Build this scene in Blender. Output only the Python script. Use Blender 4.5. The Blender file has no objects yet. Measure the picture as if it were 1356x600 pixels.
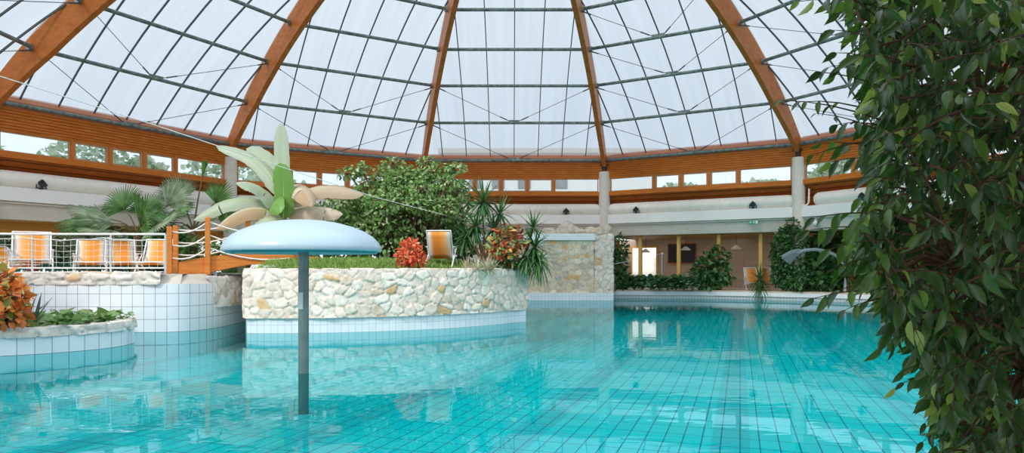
import bpy, math, random
import numpy as np
from mathutils import Vector, Matrix

random.seed(7)
RNG = np.random.default_rng(11)
S = bpy.context.scene
COL = S.collection
PI = math.pi
rad = math.radians
F, CX, HY, EYE = 908.0, 678.0, 355.0, 1.6


def P(x, y, d):
    """the point that stands d metres in front of the camera along the sight line through photo pixel (x, y)"""
    return Vector(((x - CX) * d / F, d, EYE - (y - HY) * d / F))


# ------------------------------------------------------------------ mesh helpers
class MB:
    def __init__(self):
        self.v, self.f, self.uv = [], [], []

    def add(self, vs, fs, uvs=None):
        b = len(self.v)
        self.v += [tuple(p) for p in vs]
        self.f += [tuple(i + b for i in f) for f in fs]
        if uvs is not None:
            self.uv += [tuple(u) for u in uvs]
        return self

    def box(self, c, s, rz=0.0, m=None):
        hx, hy, hz = s[0] / 2, s[1] / 2, s[2] / 2
        R = Matrix.Rotation(rz, 3, 'Z') if m is None else m
        vs = [Vector(c) + R @ Vector((a * hx, b * hy, e * hz)) for e in (-1, 1) for b in (-1, 1) for a in (-1, 1)]
        return self.add(vs, [(0, 2, 3, 1), (4, 5, 7, 6), (0, 1, 5, 4), (2, 6, 7, 3), (0, 4, 6, 2), (1, 3, 7, 5)])

    def bar(self, a, b, w, h, up=(0, 0, 1)):
        a, b = Vector(a), Vector(b)
        d = b - a
        L = d.length
        x = d / L
        z = Vector(up)
        y = z.cross(x)
        if y.length < 1e-4:
            y = Vector((0, 1, 0)).cross(x)
        y.normalize()
        z = x.cross(y)
        m = Matrix((x, y, z)).transposed()
        return self.box((a + b) / 2, (L, w, h), m=m)

    def tube(self, pts, r, n=8, caps=True):
        pts = [Vector(p) for p in pts]
        k = len(pts)
        rs = r if isinstance(r, (list, tuple)) else [r] * k
        t0 = (pts[1] - pts[0]).normalized()
        ref = Vector((0, 0, 1)) if abs(t0.z) < .9 else Vector((1, 0, 0))
        u = t0.cross(ref).normalized()
        vs, fs = [], []
        for i, p in enumerate(pts):
            t = (pts[min(i + 1, k - 1)] - pts[max(i - 1, 0)])
            t = t.normalized() if t.length > 1e-9 else t0
            u = (u - t * u.dot(t))
            u = u.normalized() if u.length > 1e-6 else t.orthogonal().normalized()
            w = t.cross(u)
            for j in range(n):
                a = 2 * PI * j / n
                vs.append(p + (u * math.cos(a) + w * math.sin(a)) * rs[i])
        for i in range(k - 1):
            for j in range(n):
                j2 = (j + 1) % n
                fs.append((i * n + j, i * n + j2, (i + 1) * n + j2, (i + 1) * n + j))
        if caps:
            fs.append(tuple(range(n - 1, -1, -1)))
            fs.append(tuple((k - 1) * n + j for j in range(n)))
        return self.add(vs, fs)

    def lathe(self, prof, c=(0, 0, 0), n=32):
        c = Vector(c)
        vs, fs = [], []
        for (r, z) in prof:
            for j in range(n):
                a = 2 * PI * j / n
                vs.append(c + Vector((r * math.cos(a), r * math.sin(a), z)))
        for i in range(len(prof) - 1):
            for j in range(n):
                j2 = (j + 1) % n
                fs.append((i * n + j, i * n + j2, (i + 1) * n + j2, (i + 1) * n + j))
        return self.add(vs, fs)

    def prism(self, poly, z0, z1):
        n = len(poly)
        vs = [(p[0], p[1], z0) for p in poly] + [(p[0], p[1], z1) for p in poly]
        fs = [tuple(range(n - 1, -1, -1)), tuple(range(n, 2 * n))]
        fs += [(i, (i + 1) % n, n + (i + 1) % n, n + i) for i in range(n)]
        return self.add(vs, fs)

    def grid(self, rows):
        """rows: list of equally long lists of points"""
        m = len(rows[0])
        vs = [p for r in rows for p in r]
        fs = [(i * m + j, i * m + j + 1, (i + 1) * m + j + 1, (i + 1) * m + j) for i in range(len(rows) - 1) for j in range(m - 1)]
        return self.add(vs, fs)

    def mesh(self, name, smooth=None):
        me = bpy.data.meshes.new(name)
        me.from_pydata(self.v, [], self.f)
        if self.uv and len(self.uv) == len(self.v):
            ul = me.uv_layers.new(name='UVMap')
            for lp in me.loops:
                ul.data[lp.index].uv = self.uv[lp.vertex_index]
        me.update()
        if smooth is not None:
            for p in me.polygons:
                p.use_smooth = True
            me.set_sharp_from_angle(angle=rad(smooth))
        return me


def link(name, me, mat, parent=None, world=True):
    o = bpy.data.objects.new(name, me)
    COL.objects.link(o)
    if mat is not None:
        me.materials.append(mat)
    if parent is not None:
        o.parent = parent
        if world:
            l = parent.location if parent.parent is None else parent.parent.location
            if parent.parent is None:
                o.matrix_parent_inverse = Matrix.Translation(-l)
            else:
                o.matrix_parent_inverse = Matrix.Identity(4)
    return o


def obj(name, mb, mat, parent=None, smooth=None, world=True, bevel=0):
    o = link(name, mb.mesh(name, smooth), mat, parent, world)
    if bevel:
        b = o.modifiers.new('edge', 'BEVEL')
        b.width, b.segments, b.limit_method = bevel, 2, 'ANGLE'
    return o


def tag(o, label, cat, group=None, kind=None):
    o['label'], o['category'] = label, cat
    if group:
        o['group'] = group
    if kind:
        o['kind'] = kind
    return o


def thing(name, label, cat, loc=(0, 0, 0), rz=0, group=None):
    o = bpy.data.objects.new(name, None)
    o.empty_display_size = .2
    COL.objects.link(o)
    o.location, o.rotation_euler = loc, (0, 0, rz)
    return tag(o, label, cat, group)


def struct(o, label=None, cat=None):
    o['kind'] = 'structure'
    if label:
        o['label'] = label
    if cat:
        o['category'] = cat
    return o


def frame_thing(name, label=None, cat=None, loc=(0, 0, 0)):
    o = bpy.data.objects.new(name, None)
    COL.objects.link(o)
    o.location = loc
    return struct(o, label, cat)


def dup(root, loc, rz, label):
    r = root.copy()
    COL.objects.link(r)
    r.location, r.rotation_euler = loc, (0, 0, rz)
    r['label'] = label
    for ch in list(root.children):
        c = ch.copy()
        COL.objects.link(c)
        c.parent = r
        for g in list(ch.children):
            d = g.copy()
            COL.objects.link(d)
            d.parent = c
    return r


# ------------------------------------------------------------------ materials
def new_mat(name):
    m = bpy.data.materials.new(name)
    m.use_nodes = True
    nt = m.node_tree
    nt.nodes.clear()
    out = nt.nodes.new('ShaderNodeOutputMaterial')
    return m, nt, out


def N(nt, kind, **kw):
    n = nt.nodes.new('ShaderNode' + kind)
    for k, v in kw.items():
        if k.startswith('i_'):
            n.inputs[k[2:].replace('_', ' ')].default_value = v
        else:
            setattr(n, k, v)
    return n


def rgba(c):
    return (c[0], c[1], c[2], 1.0)


def ramp(nt, stops, interp='LINEAR'):
    r = N(nt, 'ValToRGB')
    cr = r.color_ramp
    cr.interpolation = interp
    while len(cr.elements) > 1:
        cr.elements.remove(cr.elements[-1])
    cr.elements[0].position, cr.elements[0].color = stops[0][0], rgba(stops[0][1])
    for p, c in stops[1:]:
        e = cr.elements.new(p)
        e.color = rgba(c)
    return r


def coords(nt, which='Object', scale=(1, 1, 1), rot=(0, 0, 0)):
    tc = N(nt, 'TexCoord')
    mp = N(nt, 'Mapping')
    mp.inputs['Scale'].default_value = scale
    mp.inputs['Rotation'].default_value = rot
    nt.links.new(tc.outputs[which], mp.inputs[0])
    return mp.outputs[0]


def plain(name, c, rough=.6, metal=0.0, spec=.4, var=.12, scale=3.0, bump=0.0, stretch=(1, 1, 1)):
    m, nt, out = new_mat(name)
    b = N(nt, 'BsdfPrincipled')
    b.inputs['Roughness'].default_value = rough
    b.inputs['Metallic'].default_value = metal
    b.inputs['Specular IOR Level'].default_value = spec
    nz = N(nt, 'TexNoise')
    nz.inputs['Scale'].default_value = scale
    nz.inputs['Detail'].default_value = 5
    nt.links.new(coords(nt, 'Object', stretch), nz.inputs['Vector'])
    r = ramp(nt, [(.3, [x * (1 - var) for x in c]), (.7, [min(1, x * (1 + var)) for x in c])])
    nt.links.new(nz.outputs['Fac'], r.inputs[0])
    nt.links.new(r.outputs[0], b.inputs['Base Color'])
    if bump:
        bp = N(nt, 'Bump')
        bp.inputs['Strength'].default_value = bump
        bp.inputs['Distance'].default_value = .02
        nt.links.new(nz.outputs['Fac'], bp.inputs['Height'])
        nt.links.new(bp.outputs[0], b.inputs['Normal'])
    nt.links.new(b.outputs[0], out.inputs[0])
    return m


def wood(name, c0, c1, c2, board=0.0, rough=.45, stretch=(.7, .7, 9)):
    m, nt, out = new_mat(name)
    L = nt.links
    b = N(nt, 'BsdfPrincipled')
    b.inputs['Roughness'].default_value = rough
    b.inputs['Specular IOR Level'].default_value = .14
    nz = N(nt, 'TexNoise')
    nz.inputs['Scale'].default_value = 2.2
    nz.inputs['Detail'].default_value = 7
    nz.inputs['Roughness'].default_value = .65
    L.new(coords(nt, 'Object', stretch), nz.inputs['Vector'])
    r = ramp(nt, [(.25, c0), (.5, c1), (.75, c2)])
    L.new(nz.outputs['Fac'], r.inputs[0])
    col = r.outputs[0]
    if board:
        tc = N(nt, 'TexCoord')
        sx = N(nt, 'SeparateXYZ')
        L.new(tc.outputs['Object'], sx.inputs[0])
        dv = N(nt, 'Math', operation='DIVIDE')
        dv.inputs[1].default_value = board
        L.new(sx.outputs['Z'], dv.inputs[0])
        fr = N(nt, 'Math', operation='FRACT')
        L.new(dv.outputs[0], fr.inputs[0])
        lt = N(nt, 'Math', operation='LESS_THAN')
        lt.inputs[1].default_value = .16
        L.new(fr.outputs[0], lt.inputs[0])
        mx = N(nt, 'Mix', data_type='RGBA')
        L.new(lt.outputs[0], mx.inputs['Factor'])
        L.new(col, mx.inputs[6])
        mx.inputs[7].default_value = rgba([x * .45 for x in c0])
        col = mx.outputs[2]
        bp = N(nt, 'Bump', invert=True)
        bp.inputs['Distance'].default_value = .01
        L.new(lt.outputs[0], bp.inputs['Height'])
        L.new(bp.outputs[0], b.inputs['Normal'])
    L.new(col, b.inputs['Base Color'])
    L.new(b.outputs[0], out.inputs[0])
    return m


def tiles(name, c0, c1, grout, w, h, mortar, rough=.25, coord='UV', rot=0.0, spec=.5, lanes=None, offset=0.0, squash=1.0):
    m, nt, out = new_mat(name)
    L = nt.links
    b = N(nt, 'BsdfPrincipled')
    b.inputs['Roughness'].default_value = rough
    b.inputs['Specular IOR Level'].default_value = spec
    br = N(nt, 'TexBrick', offset=offset, squash=squash)
    br.inputs['Scale'].default_value = 1
    br.inputs['Brick Width'].default_value = w
    br.inputs['Row Height'].default_value = h
    br.inputs['Mortar Size'].default_value = mortar
    br.inputs['Mortar Smooth'].default_value = .1
    br.inputs['Color1'].default_value = rgba(c0)
    br.inputs['Color2'].default_value = rgba(c1)
    br.inputs['Mortar'].default_value = rgba(grout)
    vec = coords(nt, coord, (1, 1, 1), (0, 0, rot))
    L.new(vec, br.inputs['Vector'])
    col = br.outputs['Color']
    if lanes:
        sx = N(nt, 'SeparateXYZ')
        L.new(vec, sx.inputs[0])
        ad = N(nt, 'Math', operation='ADD')
        ad.inputs[1].default_value = lanes[2]
        L.new(sx.outputs['X'], ad.inputs[0])
        dv = N(nt, 'Math', operation='DIVIDE')
        dv.inputs[1].default_value = lanes[0]
        L.new(ad.outputs[0], dv.inputs[0])
        fr = N(nt, 'Math', operation='FRACT')
        L.new(dv.outputs[0], fr.inputs[0])
        lt = N(nt, 'Math', operation='LESS_THAN')
        lt.inputs[1].default_value = lanes[1] / lanes[0]
        L.new(fr.outputs[0], lt.inputs[0])
        mx = N(nt, 'Mix', data_type='RGBA', blend_type='MULTIPLY')
        L.new(lt.outputs[0], mx.inputs['Factor'])
        L.new(col, mx.inputs[6])
        mx.inputs[7].default_value = rgba(lanes[3])
        col = mx.outputs[2]
    L.new(col, b.inputs['Base Color'])
    L.new(b.outputs[0], out.inputs[0])
    return m


def leafmat(name, stops, rough=.42, trans=.3, spec=.45, tcol=None):
    m, nt, out = new_mat(name)
    L = nt.links
    g = N(nt, 'NewGeometry')
    r = ramp(nt, stops)
    L.new(g.outputs['Random Per Island'], r.inputs[0])
    b = N(nt, 'BsdfPrincipled')
    b.inputs['Roughness'].default_value = rough
    b.inputs['Specular IOR Level'].default_value = spec
    L.new(r.outputs[0], b.inputs['Base Color'])
    t = N(nt, 'BsdfTranslucent')
    if tcol:
        mm = N(nt, 'Mix', data_type='RGBA', blend_type='MULTIPLY')
        mm.inputs['Factor'].default_value = 1
        L.new(r.outputs[0], mm.inputs[6])
        mm.inputs[7].default_value = rgba(tcol)
        L.new(mm.outputs[2], t.inputs[0])
    else:
        L.new(r.outputs[0], t.inputs[0])
    mx = N(nt, 'MixShader')
    mx.inputs[0].default_value = trans
    L.new(b.outputs[0], mx.inputs[1])
    L.new(t.outputs[0], mx.inputs[2])
    L.new(mx.outputs[0], out.inputs[0])
    return m


def stone_mat(name):
    m, nt, out = new_mat(name)
    L = nt.links
    a = N(nt, 'Attribute', attribute_name='stone')
    nz = N(nt, 'TexNoise')
    nz.inputs['Scale'].default_value = 9
    nz.inputs['Detail'].default_value = 8
    L.new(coords(nt), nz.inputs['Vector'])
    r = ramp(nt, [(.3, (.8, .78, .76)), (.65, (1.08, 1.06, 1.04))])
    L.new(nz.outputs['Fac'], r.inputs[0])
    mx = N(nt, 'Mix', data_type='RGBA', blend_type='MULTIPLY')
    mx.inputs['Factor'].default_value = 1
    L.new(a.outputs['Color'], mx.inputs[6])
    L.new(r.outputs[0], mx.inputs[7])
    b = N(nt, 'BsdfPrincipled')
    b.inputs['Roughness'].default_value = .85
    b.inputs['Specular IOR Level'].default_value = .2
    L.new(mx.outputs[2], b.inputs['Base Color'])
    bp = N(nt, 'Bump')
    bp.inputs['Strength'].default_value = .5
    bp.inputs['Distance'].default_value = .03
    L.new(nz.outputs['Fac'], bp.inputs['Height'])
    L.new(bp.outputs[0], b.inputs['Normal'])
    L.new(b.outputs[0], out.inputs[0])
    return m


M = {}
M['rib'] = wood('glulam', (.42, .115, .022), (.54, .165, .034), (.62, .215, .05), 0, .4, (1.2, 1.2, 3))
M['clad'] = wood('cladding', (.36, .085, .012), (.56, .15, .02), (.70, .225, .035), .115, .5)
M['sill'] = wood('sill_wood', (.46, .12, .018), (.60, .17, .026), (.70, .23, .04), 0, .5)
M['darkwood'] = wood('dark_wood', (.26, .06, .010), (.36, .09, .015), (.44, .125, .022), .2, .5)
M['trimwood'] = wood('eaves_wood', (.36, .13, .07), (.45, .17, .09), (.52, .22, .12), 0, .5)
M['bridge'] = wood('bridge_wood', (.42, .13, .025), (.56, .19, .04), (.66, .26, .06), 0, .4)
M['post'] = wood('yellow_wood', (.70, .40, .10), (.80, .49, .14), (.88, .57, .19), 0, .5)
M['ceilwood'] = wood('arcade_ceiling', (.36, .20, .08), (.46, .27, .11), (.54, .33, .15), 0, .55, (9, .6, 1))
M['orangebeam'] = wood('orange_beam', (.74, .36, .08), (.84, .43, .10), (.90, .50, .14), 0, .5)
M['redpost'] = plain('red_paint', (.33, .03, .015), .5)
M['steel'] = plain('weathered_green_steel', (.19, .24, .225), .5, .3, .4, .5, 6, 0, (1, 1, 1))
M['shoe'] = plain('galvanised', (.35, .36, .35), .4, .8)
M['dark'] = plain('dark_metal', (.035, .037, .04), .5, .3)
M['gbar'] = plain('glazing_bar', (.085, .095, .10), .6, .2)
M['rod'] = plain('tie_rod', (.12, .13, .135), .5, .5)
M['column'] = plain('column_concrete', (.76, .69, .60), .8, 0, .2, .05, 4, .1)
M['duct'] = plain('duct_white', (.88, .82, .73), .5, 0, .3, .04, 3)
M['fascia'] = plain('fascia_white', (.90, .88, .83), .6, 0, .3, .03, 1)
M['beige'] = plain('beige_plaster', (.72, .66, .57), .8, 0, .2, .05, 1)
M['back'] = tiles('brown_wall_tile', (.50, .39, .29), (.56, .44, .33), (.36, .28, .21), .9, .45, .01, .6, 'UV', offset=.5)
M['doorlight'] = plain('white_wall', (.85, .84, .80), .8)
M['terrace'] = plain('terrace_paving', (.55, .50, .43), .8, 0, .2, .15, 2)
M['white'] = plain('plain_white', (.80, .80, .80), .4, 0, .4, .03)
M['grail'] = plain('railing_paint', (.62, .64, .64), .4, .3, .4, .05)
M['rope'] = plain('white_rope', (.78, .77, .72), .8, 0, .2, .1, 20)
M['window'] = plain('window_frame_wood', (.50, .24, .10), .5)
M['tile'] = tiles('white_pool_tile', (.71, .76, .80), (.755, .80, .83), (.24, .29, .34), .27, .32, .007, .2)
M['tile_small'] = tiles('white_small_tile', (.73, .77, .80), (.77, .80, .83), (.45, .50, .54), .17, .20, .005, .2)
M['grey_tile'] = tiles('grey_overflow_grille', (.50, .56, .57), (.54, .59, .60), (.34, .40, .42), .15, .5, .012, .3)
M['curb'] = plain('curb_white', (.80, .81, .82), .4, 0, .4, .03)
M['brickcap'] = tiles('brick_coping', (.58, .42, .30), (.64, .50, .38), (.45, .38, .31), .3, .5, .01, .7)
M['soil'] = plain('soil', (.06, .042, .03), .95, 0, .1, .4, 8, .5)
M['stone'] = stone_mat('natural_stone')
M['bark'] = plain('bark', (.16, .10, .06), .85, 0, .2, .35, 14, .5)
M['ficusbark'] = plain('ficus_bark', (.085, .048, .026), .75, 0, .3, .4, 14, .4)
M['twig'] = plain('green_twig', (.16, .14, .05), .7, 0, .3, .3, 10)
M['yellowstem'] = plain('yellow_stem', (.55, .36, .08), .6, 0, .3, .35, 6, 0, (8, 8, 1))
M['terracotta'] = plain('terracotta', (.50, .20, .09), .8, 0, .2, .15, 5)
M['pooltile'] = tiles('turquoise_floor_tile', (.02, .69, .69), (.03, .74, .73), (.003, .18, .23), .235, .47, .0085, .4, 'Object', rad(18.4), .2,
                      (2.6, .47, .35, (.72, .80, .84)))
# mushroom
M['shroom'] = plain('pale_blue_enamel', (.40, .53, .61), .3, 0, .5, .02, 1)
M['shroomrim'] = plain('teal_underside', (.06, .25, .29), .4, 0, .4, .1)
M['shroompole'] = plain('grey_green_pole', (.16, .215, .205), .35, .35, .5, .15, 4)
M['lampwhite'] = plain('lamp_shade', (.82, .80, .75), .5)
M['steelwhite'] = plain('brushed_grey', (.50, .54, .57), .35, .4, .5, .05)
M['exit'] = plain('exit_green', (.015, .36, .17), .5)


def sling_mat():
    m, nt, out = new_mat('striped_sling')
    L = nt.links
    tc = N(nt, 'TexCoord')
    sx = N(nt, 'SeparateXYZ')
    L.new(tc.outputs['UV'], sx.inputs[0])
    o1, o2, w = (.88, .34, .06), (.90, .50, .18), (.84, .81, .78)
    r = ramp(nt, [(0, w), (.06, w), (.13, (.88, .66, .44)), (.24, o2), (.42, (.90, .40, .09)), (.5, o1), (.76, o1), (.86, (.88, .60, .34)), (.93, w), (1, w)])
    L.new(sx.outputs['X'], r.inputs[0])
    b = N(nt, 'BsdfPrincipled')
    b.inputs['Roughness'].default_value = .85
    b.inputs['Specular IOR Level'].default_value = .1
    L.new(r.outputs[0], b.inputs['Base Color'])
    t = N(nt, 'BsdfTranslucent')
    L.new(r.outputs[0], t.inputs[0])
    mx = N(nt, 'MixShader')
    mx.inputs[0].default_value = .25
    L.new(b.outputs[0], mx.inputs[1])
    L.new(t.outputs[0], mx.inputs[2])
    L.new(mx.outputs[0], out.inputs[0])
    return m


M['sling'] = sling_mat()


def panel_mat():
    """twin-wall roof sheet: mostly clear, a little milky"""
    m, nt, out = new_mat('roof_sheet')
    L = nt.links
    t = N(nt, 'BsdfTransparent')
    nz = N(nt, 'TexNoise')
    nz.inputs['Scale'].default_value = 1.2
    nz.inputs['Detail'].default_value = 3
    L.new(coords(nt, 'UV', (3.0, .12, 1)), nz.inputs['Vector'])
    r = ramp(nt, [(.3, (.295, .312, .318)), (.7, (.34, .357, .362))])
    L.new(nz.outputs['Fac'], r.inputs[0])
    L.new(r.outputs[0], t.inputs[0])
    d = N(nt, 'BsdfTranslucent')
    d.inputs[0].default_value = (.82, .86, .9, 1)
    mx = N(nt, 'MixShader')
    mx.inputs[0].default_value = .16
    L.new(t.outputs[0], mx.inputs[1])
    L.new(d.outputs[0], mx.inputs[2])
    L.new(mx.outputs[0], out.inputs[0])
    return m


M['panel'] = panel_mat()


def glass_mat():
    m, nt, out = new_mat('clear_glass')
    t = N(nt, 'BsdfTransparent')
    t.inputs[0].default_value = (.56, .585, .61, 1)
    g = N(nt, 'BsdfGlossy')
    g.inputs['Roughness'].default_value = .02
    fr = N(nt, 'Fresnel')
    fr.inputs[0].default_value = 1.3
    mx = N(nt, 'MixShader')
    nt.links.new(fr.outputs[0], mx.inputs[0])
    nt.links.new(t.outputs[0], mx.inputs[1])
    nt.links.new(g.outputs[0], mx.inputs[2])
    nt.links.new(mx.outputs[0], out.inputs[0])
    return m


M['glass'] = glass_mat()


def water_mat():
    m, nt, out = new_mat('pool_water')
    L = nt.links
    t = N(nt, 'BsdfTransparent')
    t.inputs[0].default_value = (.13, .93, .95, 1)
    g = N(nt, 'BsdfGlossy')
    g.inputs['Roughness'].default_value = .0
    g.inputs[0].default_value = (.95, .98, 1, 1)
    n1 = N(nt, 'TexNoise')
    n1.inputs['Scale'].default_value = 1.0
    n1.inputs['Detail'].default_value = 2
    n1.inputs['Distortion'].default_value = .4
    L.new(coords(nt, 'Object', (1.3, 2.6, 1)), n1.inputs['Vector'])
    n2 = N(nt, 'TexNoise')
    n2.inputs['Scale'].default_value = 5
    n2.inputs['Detail'].default_value = 1
    L.new(coords(nt, 'Object', (1, 2, 1)), n2.inputs['Vector'])
    ad = N(nt, 'Math', operation='MULTIPLY_ADD')
    ad.inputs[1].default_value = .10
    L.new(n2.outputs['Fac'], ad.inputs[0])
    L.new(n1.outputs['Fac'], ad.inputs[2])
    bp = N(nt, 'Bump')
    bp.inputs['Strength'].default_value = .22
    bp.inputs['Distance'].default_value = .0095
    L.new(ad.outputs[0], bp.inputs['Height'])
    L.new(bp.outputs[0], g.inputs['Normal'])
    fr = N(nt, 'Fresnel')
    fr.inputs[0].default_value = 1.36
    L.new(bp.outputs[0], fr.inputs['Normal'])
    sc = N(nt, 'Math', operation='MULTIPLY')
    sc.inputs[1].default_value = .68
    L.new(fr.outputs[0], sc.inputs[0])
    mx = N(nt, 'MixShader')
    L.new(sc.outputs[0], mx.inputs[0])
    L.new(t.outputs[0], mx.inputs[1])
    L.new(g.outputs[0], mx.inputs[2])
    L.new(mx.outputs[0], out.inputs[0])
    return m


M['water'] = water_mat()

G_DARK = [(0, (.018, .055, .014)), (.5, (.032, .095, .022)), (.85, (.06, .15, .03)), (1, (.14, .26, .06))]
M['lf_ficus'] = leafmat('ficus_leaf', [(0, (.014, .06, .012)), (.5, (.026, .095, .018)), (.8, (.055, .15, .028)), (.92, (.13, .27, .05)), (1, (.34, .46, .13))], .33, .32, .6, (1.6, 1.5, .6))
M['lf_bush'] = leafmat('bush_leaf', [(0, (.09, .20, .05)), (.5, (.19, .34, .09)), (.85, (.35, .50, .19)), (1, (.56, .65, .36))], .45, .3)
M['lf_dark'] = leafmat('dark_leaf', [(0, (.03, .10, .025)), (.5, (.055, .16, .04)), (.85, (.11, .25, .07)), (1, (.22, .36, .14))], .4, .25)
M['lf_hedge'] = leafmat('hedge_leaf', [(0, (.09, .21, .08)), (.6, (.17, .34, .14)), (1, (.38, .52, .3))], .4, .25)
M['lf_yucca'] = leafmat('yucca_leaf', [(0, (.035, .11, .03)), (.6, (.065, .17, .05)), (1, (.15, .28, .1))], .4, .2)
M['lf_pale'] = leafmat('pale_strap_leaf', [(0, (.42, .36, .22)), (.5, (.55, .50, .36)), (1, (.40, .44, .28))], .6, .25)
M['lf_fan'] = leafmat('fan_palm_leaf', [(0, (.05, .15, .03)), (.5, (.095, .23, .05)), (1, (.20, .34, .12))], .4, .25)
M['lf_fan_pale'] = leafmat('pale_fan_palm_leaf', [(0, (.15, .24, .11)), (.5, (.26, .35, .20)), (1, (.46, .52, .38))], .5, .25)
M['lf_red'] = leafmat('red_croton_leaf', [(0, (.60, .06, .03)), (.5, (.82, .14, .06)), (.8, (.88, .27, .12)), (1, (.9, .42, .2))], .4, .25)
M['lf_orange'] = leafmat('orange_croton_leaf', [(0, (.48, .11, .03)), (.4, (.80, .22, .04)), (.75, (.86, .36, .08)), (.88, (.4, .4, .1)), (1, (.12, .22, .05))], .4, .25)
M['lf_mix'] = leafmat('variegated_croton_leaf', [(0, (.25, .03, .02)), (.3, (.55, .09, .03)), (.45, (.65, .24, .06)), (.6, (.5, .45, .12)), (.75, (.15, .26, .06)), (1, (.05, .14, .03))], .4, .2)
M['lf_grass'] = leafmat('lawn_blade', [(0, (.13, .28, .04)), (.6, (.25, .43, .08)), (1, (.42, .55, .18))], .6, .3)
M['lf_low'] = leafmat('groundcover_leaf', [(0, (.09, .22, .05)), (.6, (.19, .34, .1)), (1, (.42, .52, .26))], .45, .3)
M['lf_banana'] = leafmat('banana_green', [(0, (.16, .36, .07)), (1, (.22, .42, .10))], .4, .35)
M['lf_banana_pale'] = leafmat('banana_pale', [(0, (.40, .50, .33)), (1, (.55, .62, .48))], .45, .35)
M['lf_banana_dry'] = leafmat('banana_dry', [(0, (.62, .52, .40)), (.6, (.70, .60, .48)), (1, (.5, .33, .16))], .6, .35)
M['lf_sword'] = leafmat('sword_leaf', [(0, (.10, .15, .10)), (1, (.22, .30, .2))], .45, .2)
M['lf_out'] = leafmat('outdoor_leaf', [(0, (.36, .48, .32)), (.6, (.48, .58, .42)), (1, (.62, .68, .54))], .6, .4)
M['lf_yellow'] = leafmat('yellowed_leaf', [(0, (.75, .36, .03)), (1, (.75, .36, .03))], .5, .35)


# ------------------------------------------------------------------ foliage helpers
def raw_mesh(name, V, loops, totals):
    me = bpy.data.meshes.new(name)
    me.vertices.add(len(V))
    me.vertices.foreach_set('co', np.asarray(V, dtype=np.float32).ravel())
    me.loops.add(len(loops))
    me.loops.foreach_set('vertex_index', np.asarray(loops, dtype=np.int32))
    me.polygons.add(len(totals))
    starts = np.concatenate(([0], np.cumsum(totals)[:-1]))
    me.polygons.foreach_set('loop_start', starts.astype(np.int32))
    me.polygons.foreach_set('loop_total', np.asarray(totals, dtype=np.int32))
    me.polygons.foreach_set('use_smooth', np.ones(len(totals), dtype=bool))
    me.update(calc_edges=True)
    me.validate()
    return me


def ovate(hw=(.0, .17, .25, .19, .08, .0), xs=(0, .18, .42, .68, .87, 1.0), fold=.35, curl=.18):
    """leaf blade of unit length along +X, normal +Z, V-folded along the midrib"""
    v, f = [], []
    k = len(xs)
    for x in xs:
        v.append((x, 0, -curl * x * x))
    L, R = {}, {}
    for i in range(k):
        if hw[i] > 0:
            for s, D in ((1, L), (-1, R)):
                D[i] = len(v)
                v.append((xs[i], s * hw[i], -curl * xs[i] ** 2 + fold * hw[i]))
    for s, D in ((1, L), (-1, R)):
        for i in range(k - 1):
            a, b = D.get(i), D.get(i + 1)
            q = [i] + ([i + 1] if True else []) + ([b] if b is not None else []) + ([a] if a is not None else [])
            q = q if s == -1 else q[::-1]
            if len(q) >= 3:
                f.append(tuple(q))
    return np.array(v, dtype=float), f


T_FICUS = ovate((0, .12, .185, .165, .07, .015, 0), (0, .15, .36, .62, .82, .93, 1), .5, .3)
T_LEAF = ovate((0, .24, .30, .16, 0), (0, .25, .5, .8, 1), .35, .2)
T_BROAD = ovate((0, .34, .40, .22, 0), (0, .22, .5, .8, 1), .25, .25)
T_CROTON = ovate((0, .13, .17, .12, 0), (0, .3, .6, .85, 1), .4, .3)
T_BLADE = (np.array([(0, -.06, 0), (0, .06, 0), (.5, .05, .0), (.5, -.05, .0), (1, 0, -.15)], dtype=float), [(0, 3, 2, 1), (3, 4, 2)])


def leaves(name, mat, tmpl, pos, d, n, sc, parent=None, world=True):
    tv, tf = tmpl
    pos, d, n = np.asarray(pos, float), np.asarray(d, float), np.asarray(n, float)
    sc = np.asarray(sc, float)
    d = d / (np.linalg.norm(d, axis=1, keepdims=True) + 1e-9)
    y = np.cross(n, d)
    y = y / (np.linalg.norm(y, axis=1, keepdims=True) + 1e-9)
    z = np.cross(d, y)
    V = pos[:, None, :] + sc[:, None, None] * (tv[None, :, 0:1] * d[:, None] + tv[None, :, 1:2] * y[:, None] + tv[None, :, 2:3] * z[:, None])
    nv = len(tv)
    fl = np.array([i for f in tf for i in f])
    ft = np.array([len(f) for f in tf])
    k = len(pos)
    loops = (fl[None, :] + (np.arange(k) * nv)[:, None]).ravel()
    me = raw_mesh(name, V.reshape(-1, 3), loops, np.tile(ft, k))
    return link(name, me, mat, parent, world)


def ellipsoid_points(c, r, n, inner=.55):
    u = RNG.normal(size=(n, 3))
    u /= np.linalg.norm(u, axis=1, keepdims=True)
    t = inner + (1 - inner) * RNG.random((n, 1)) ** .6
    return np.array(c) + u * t * np.array(r), u


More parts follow.
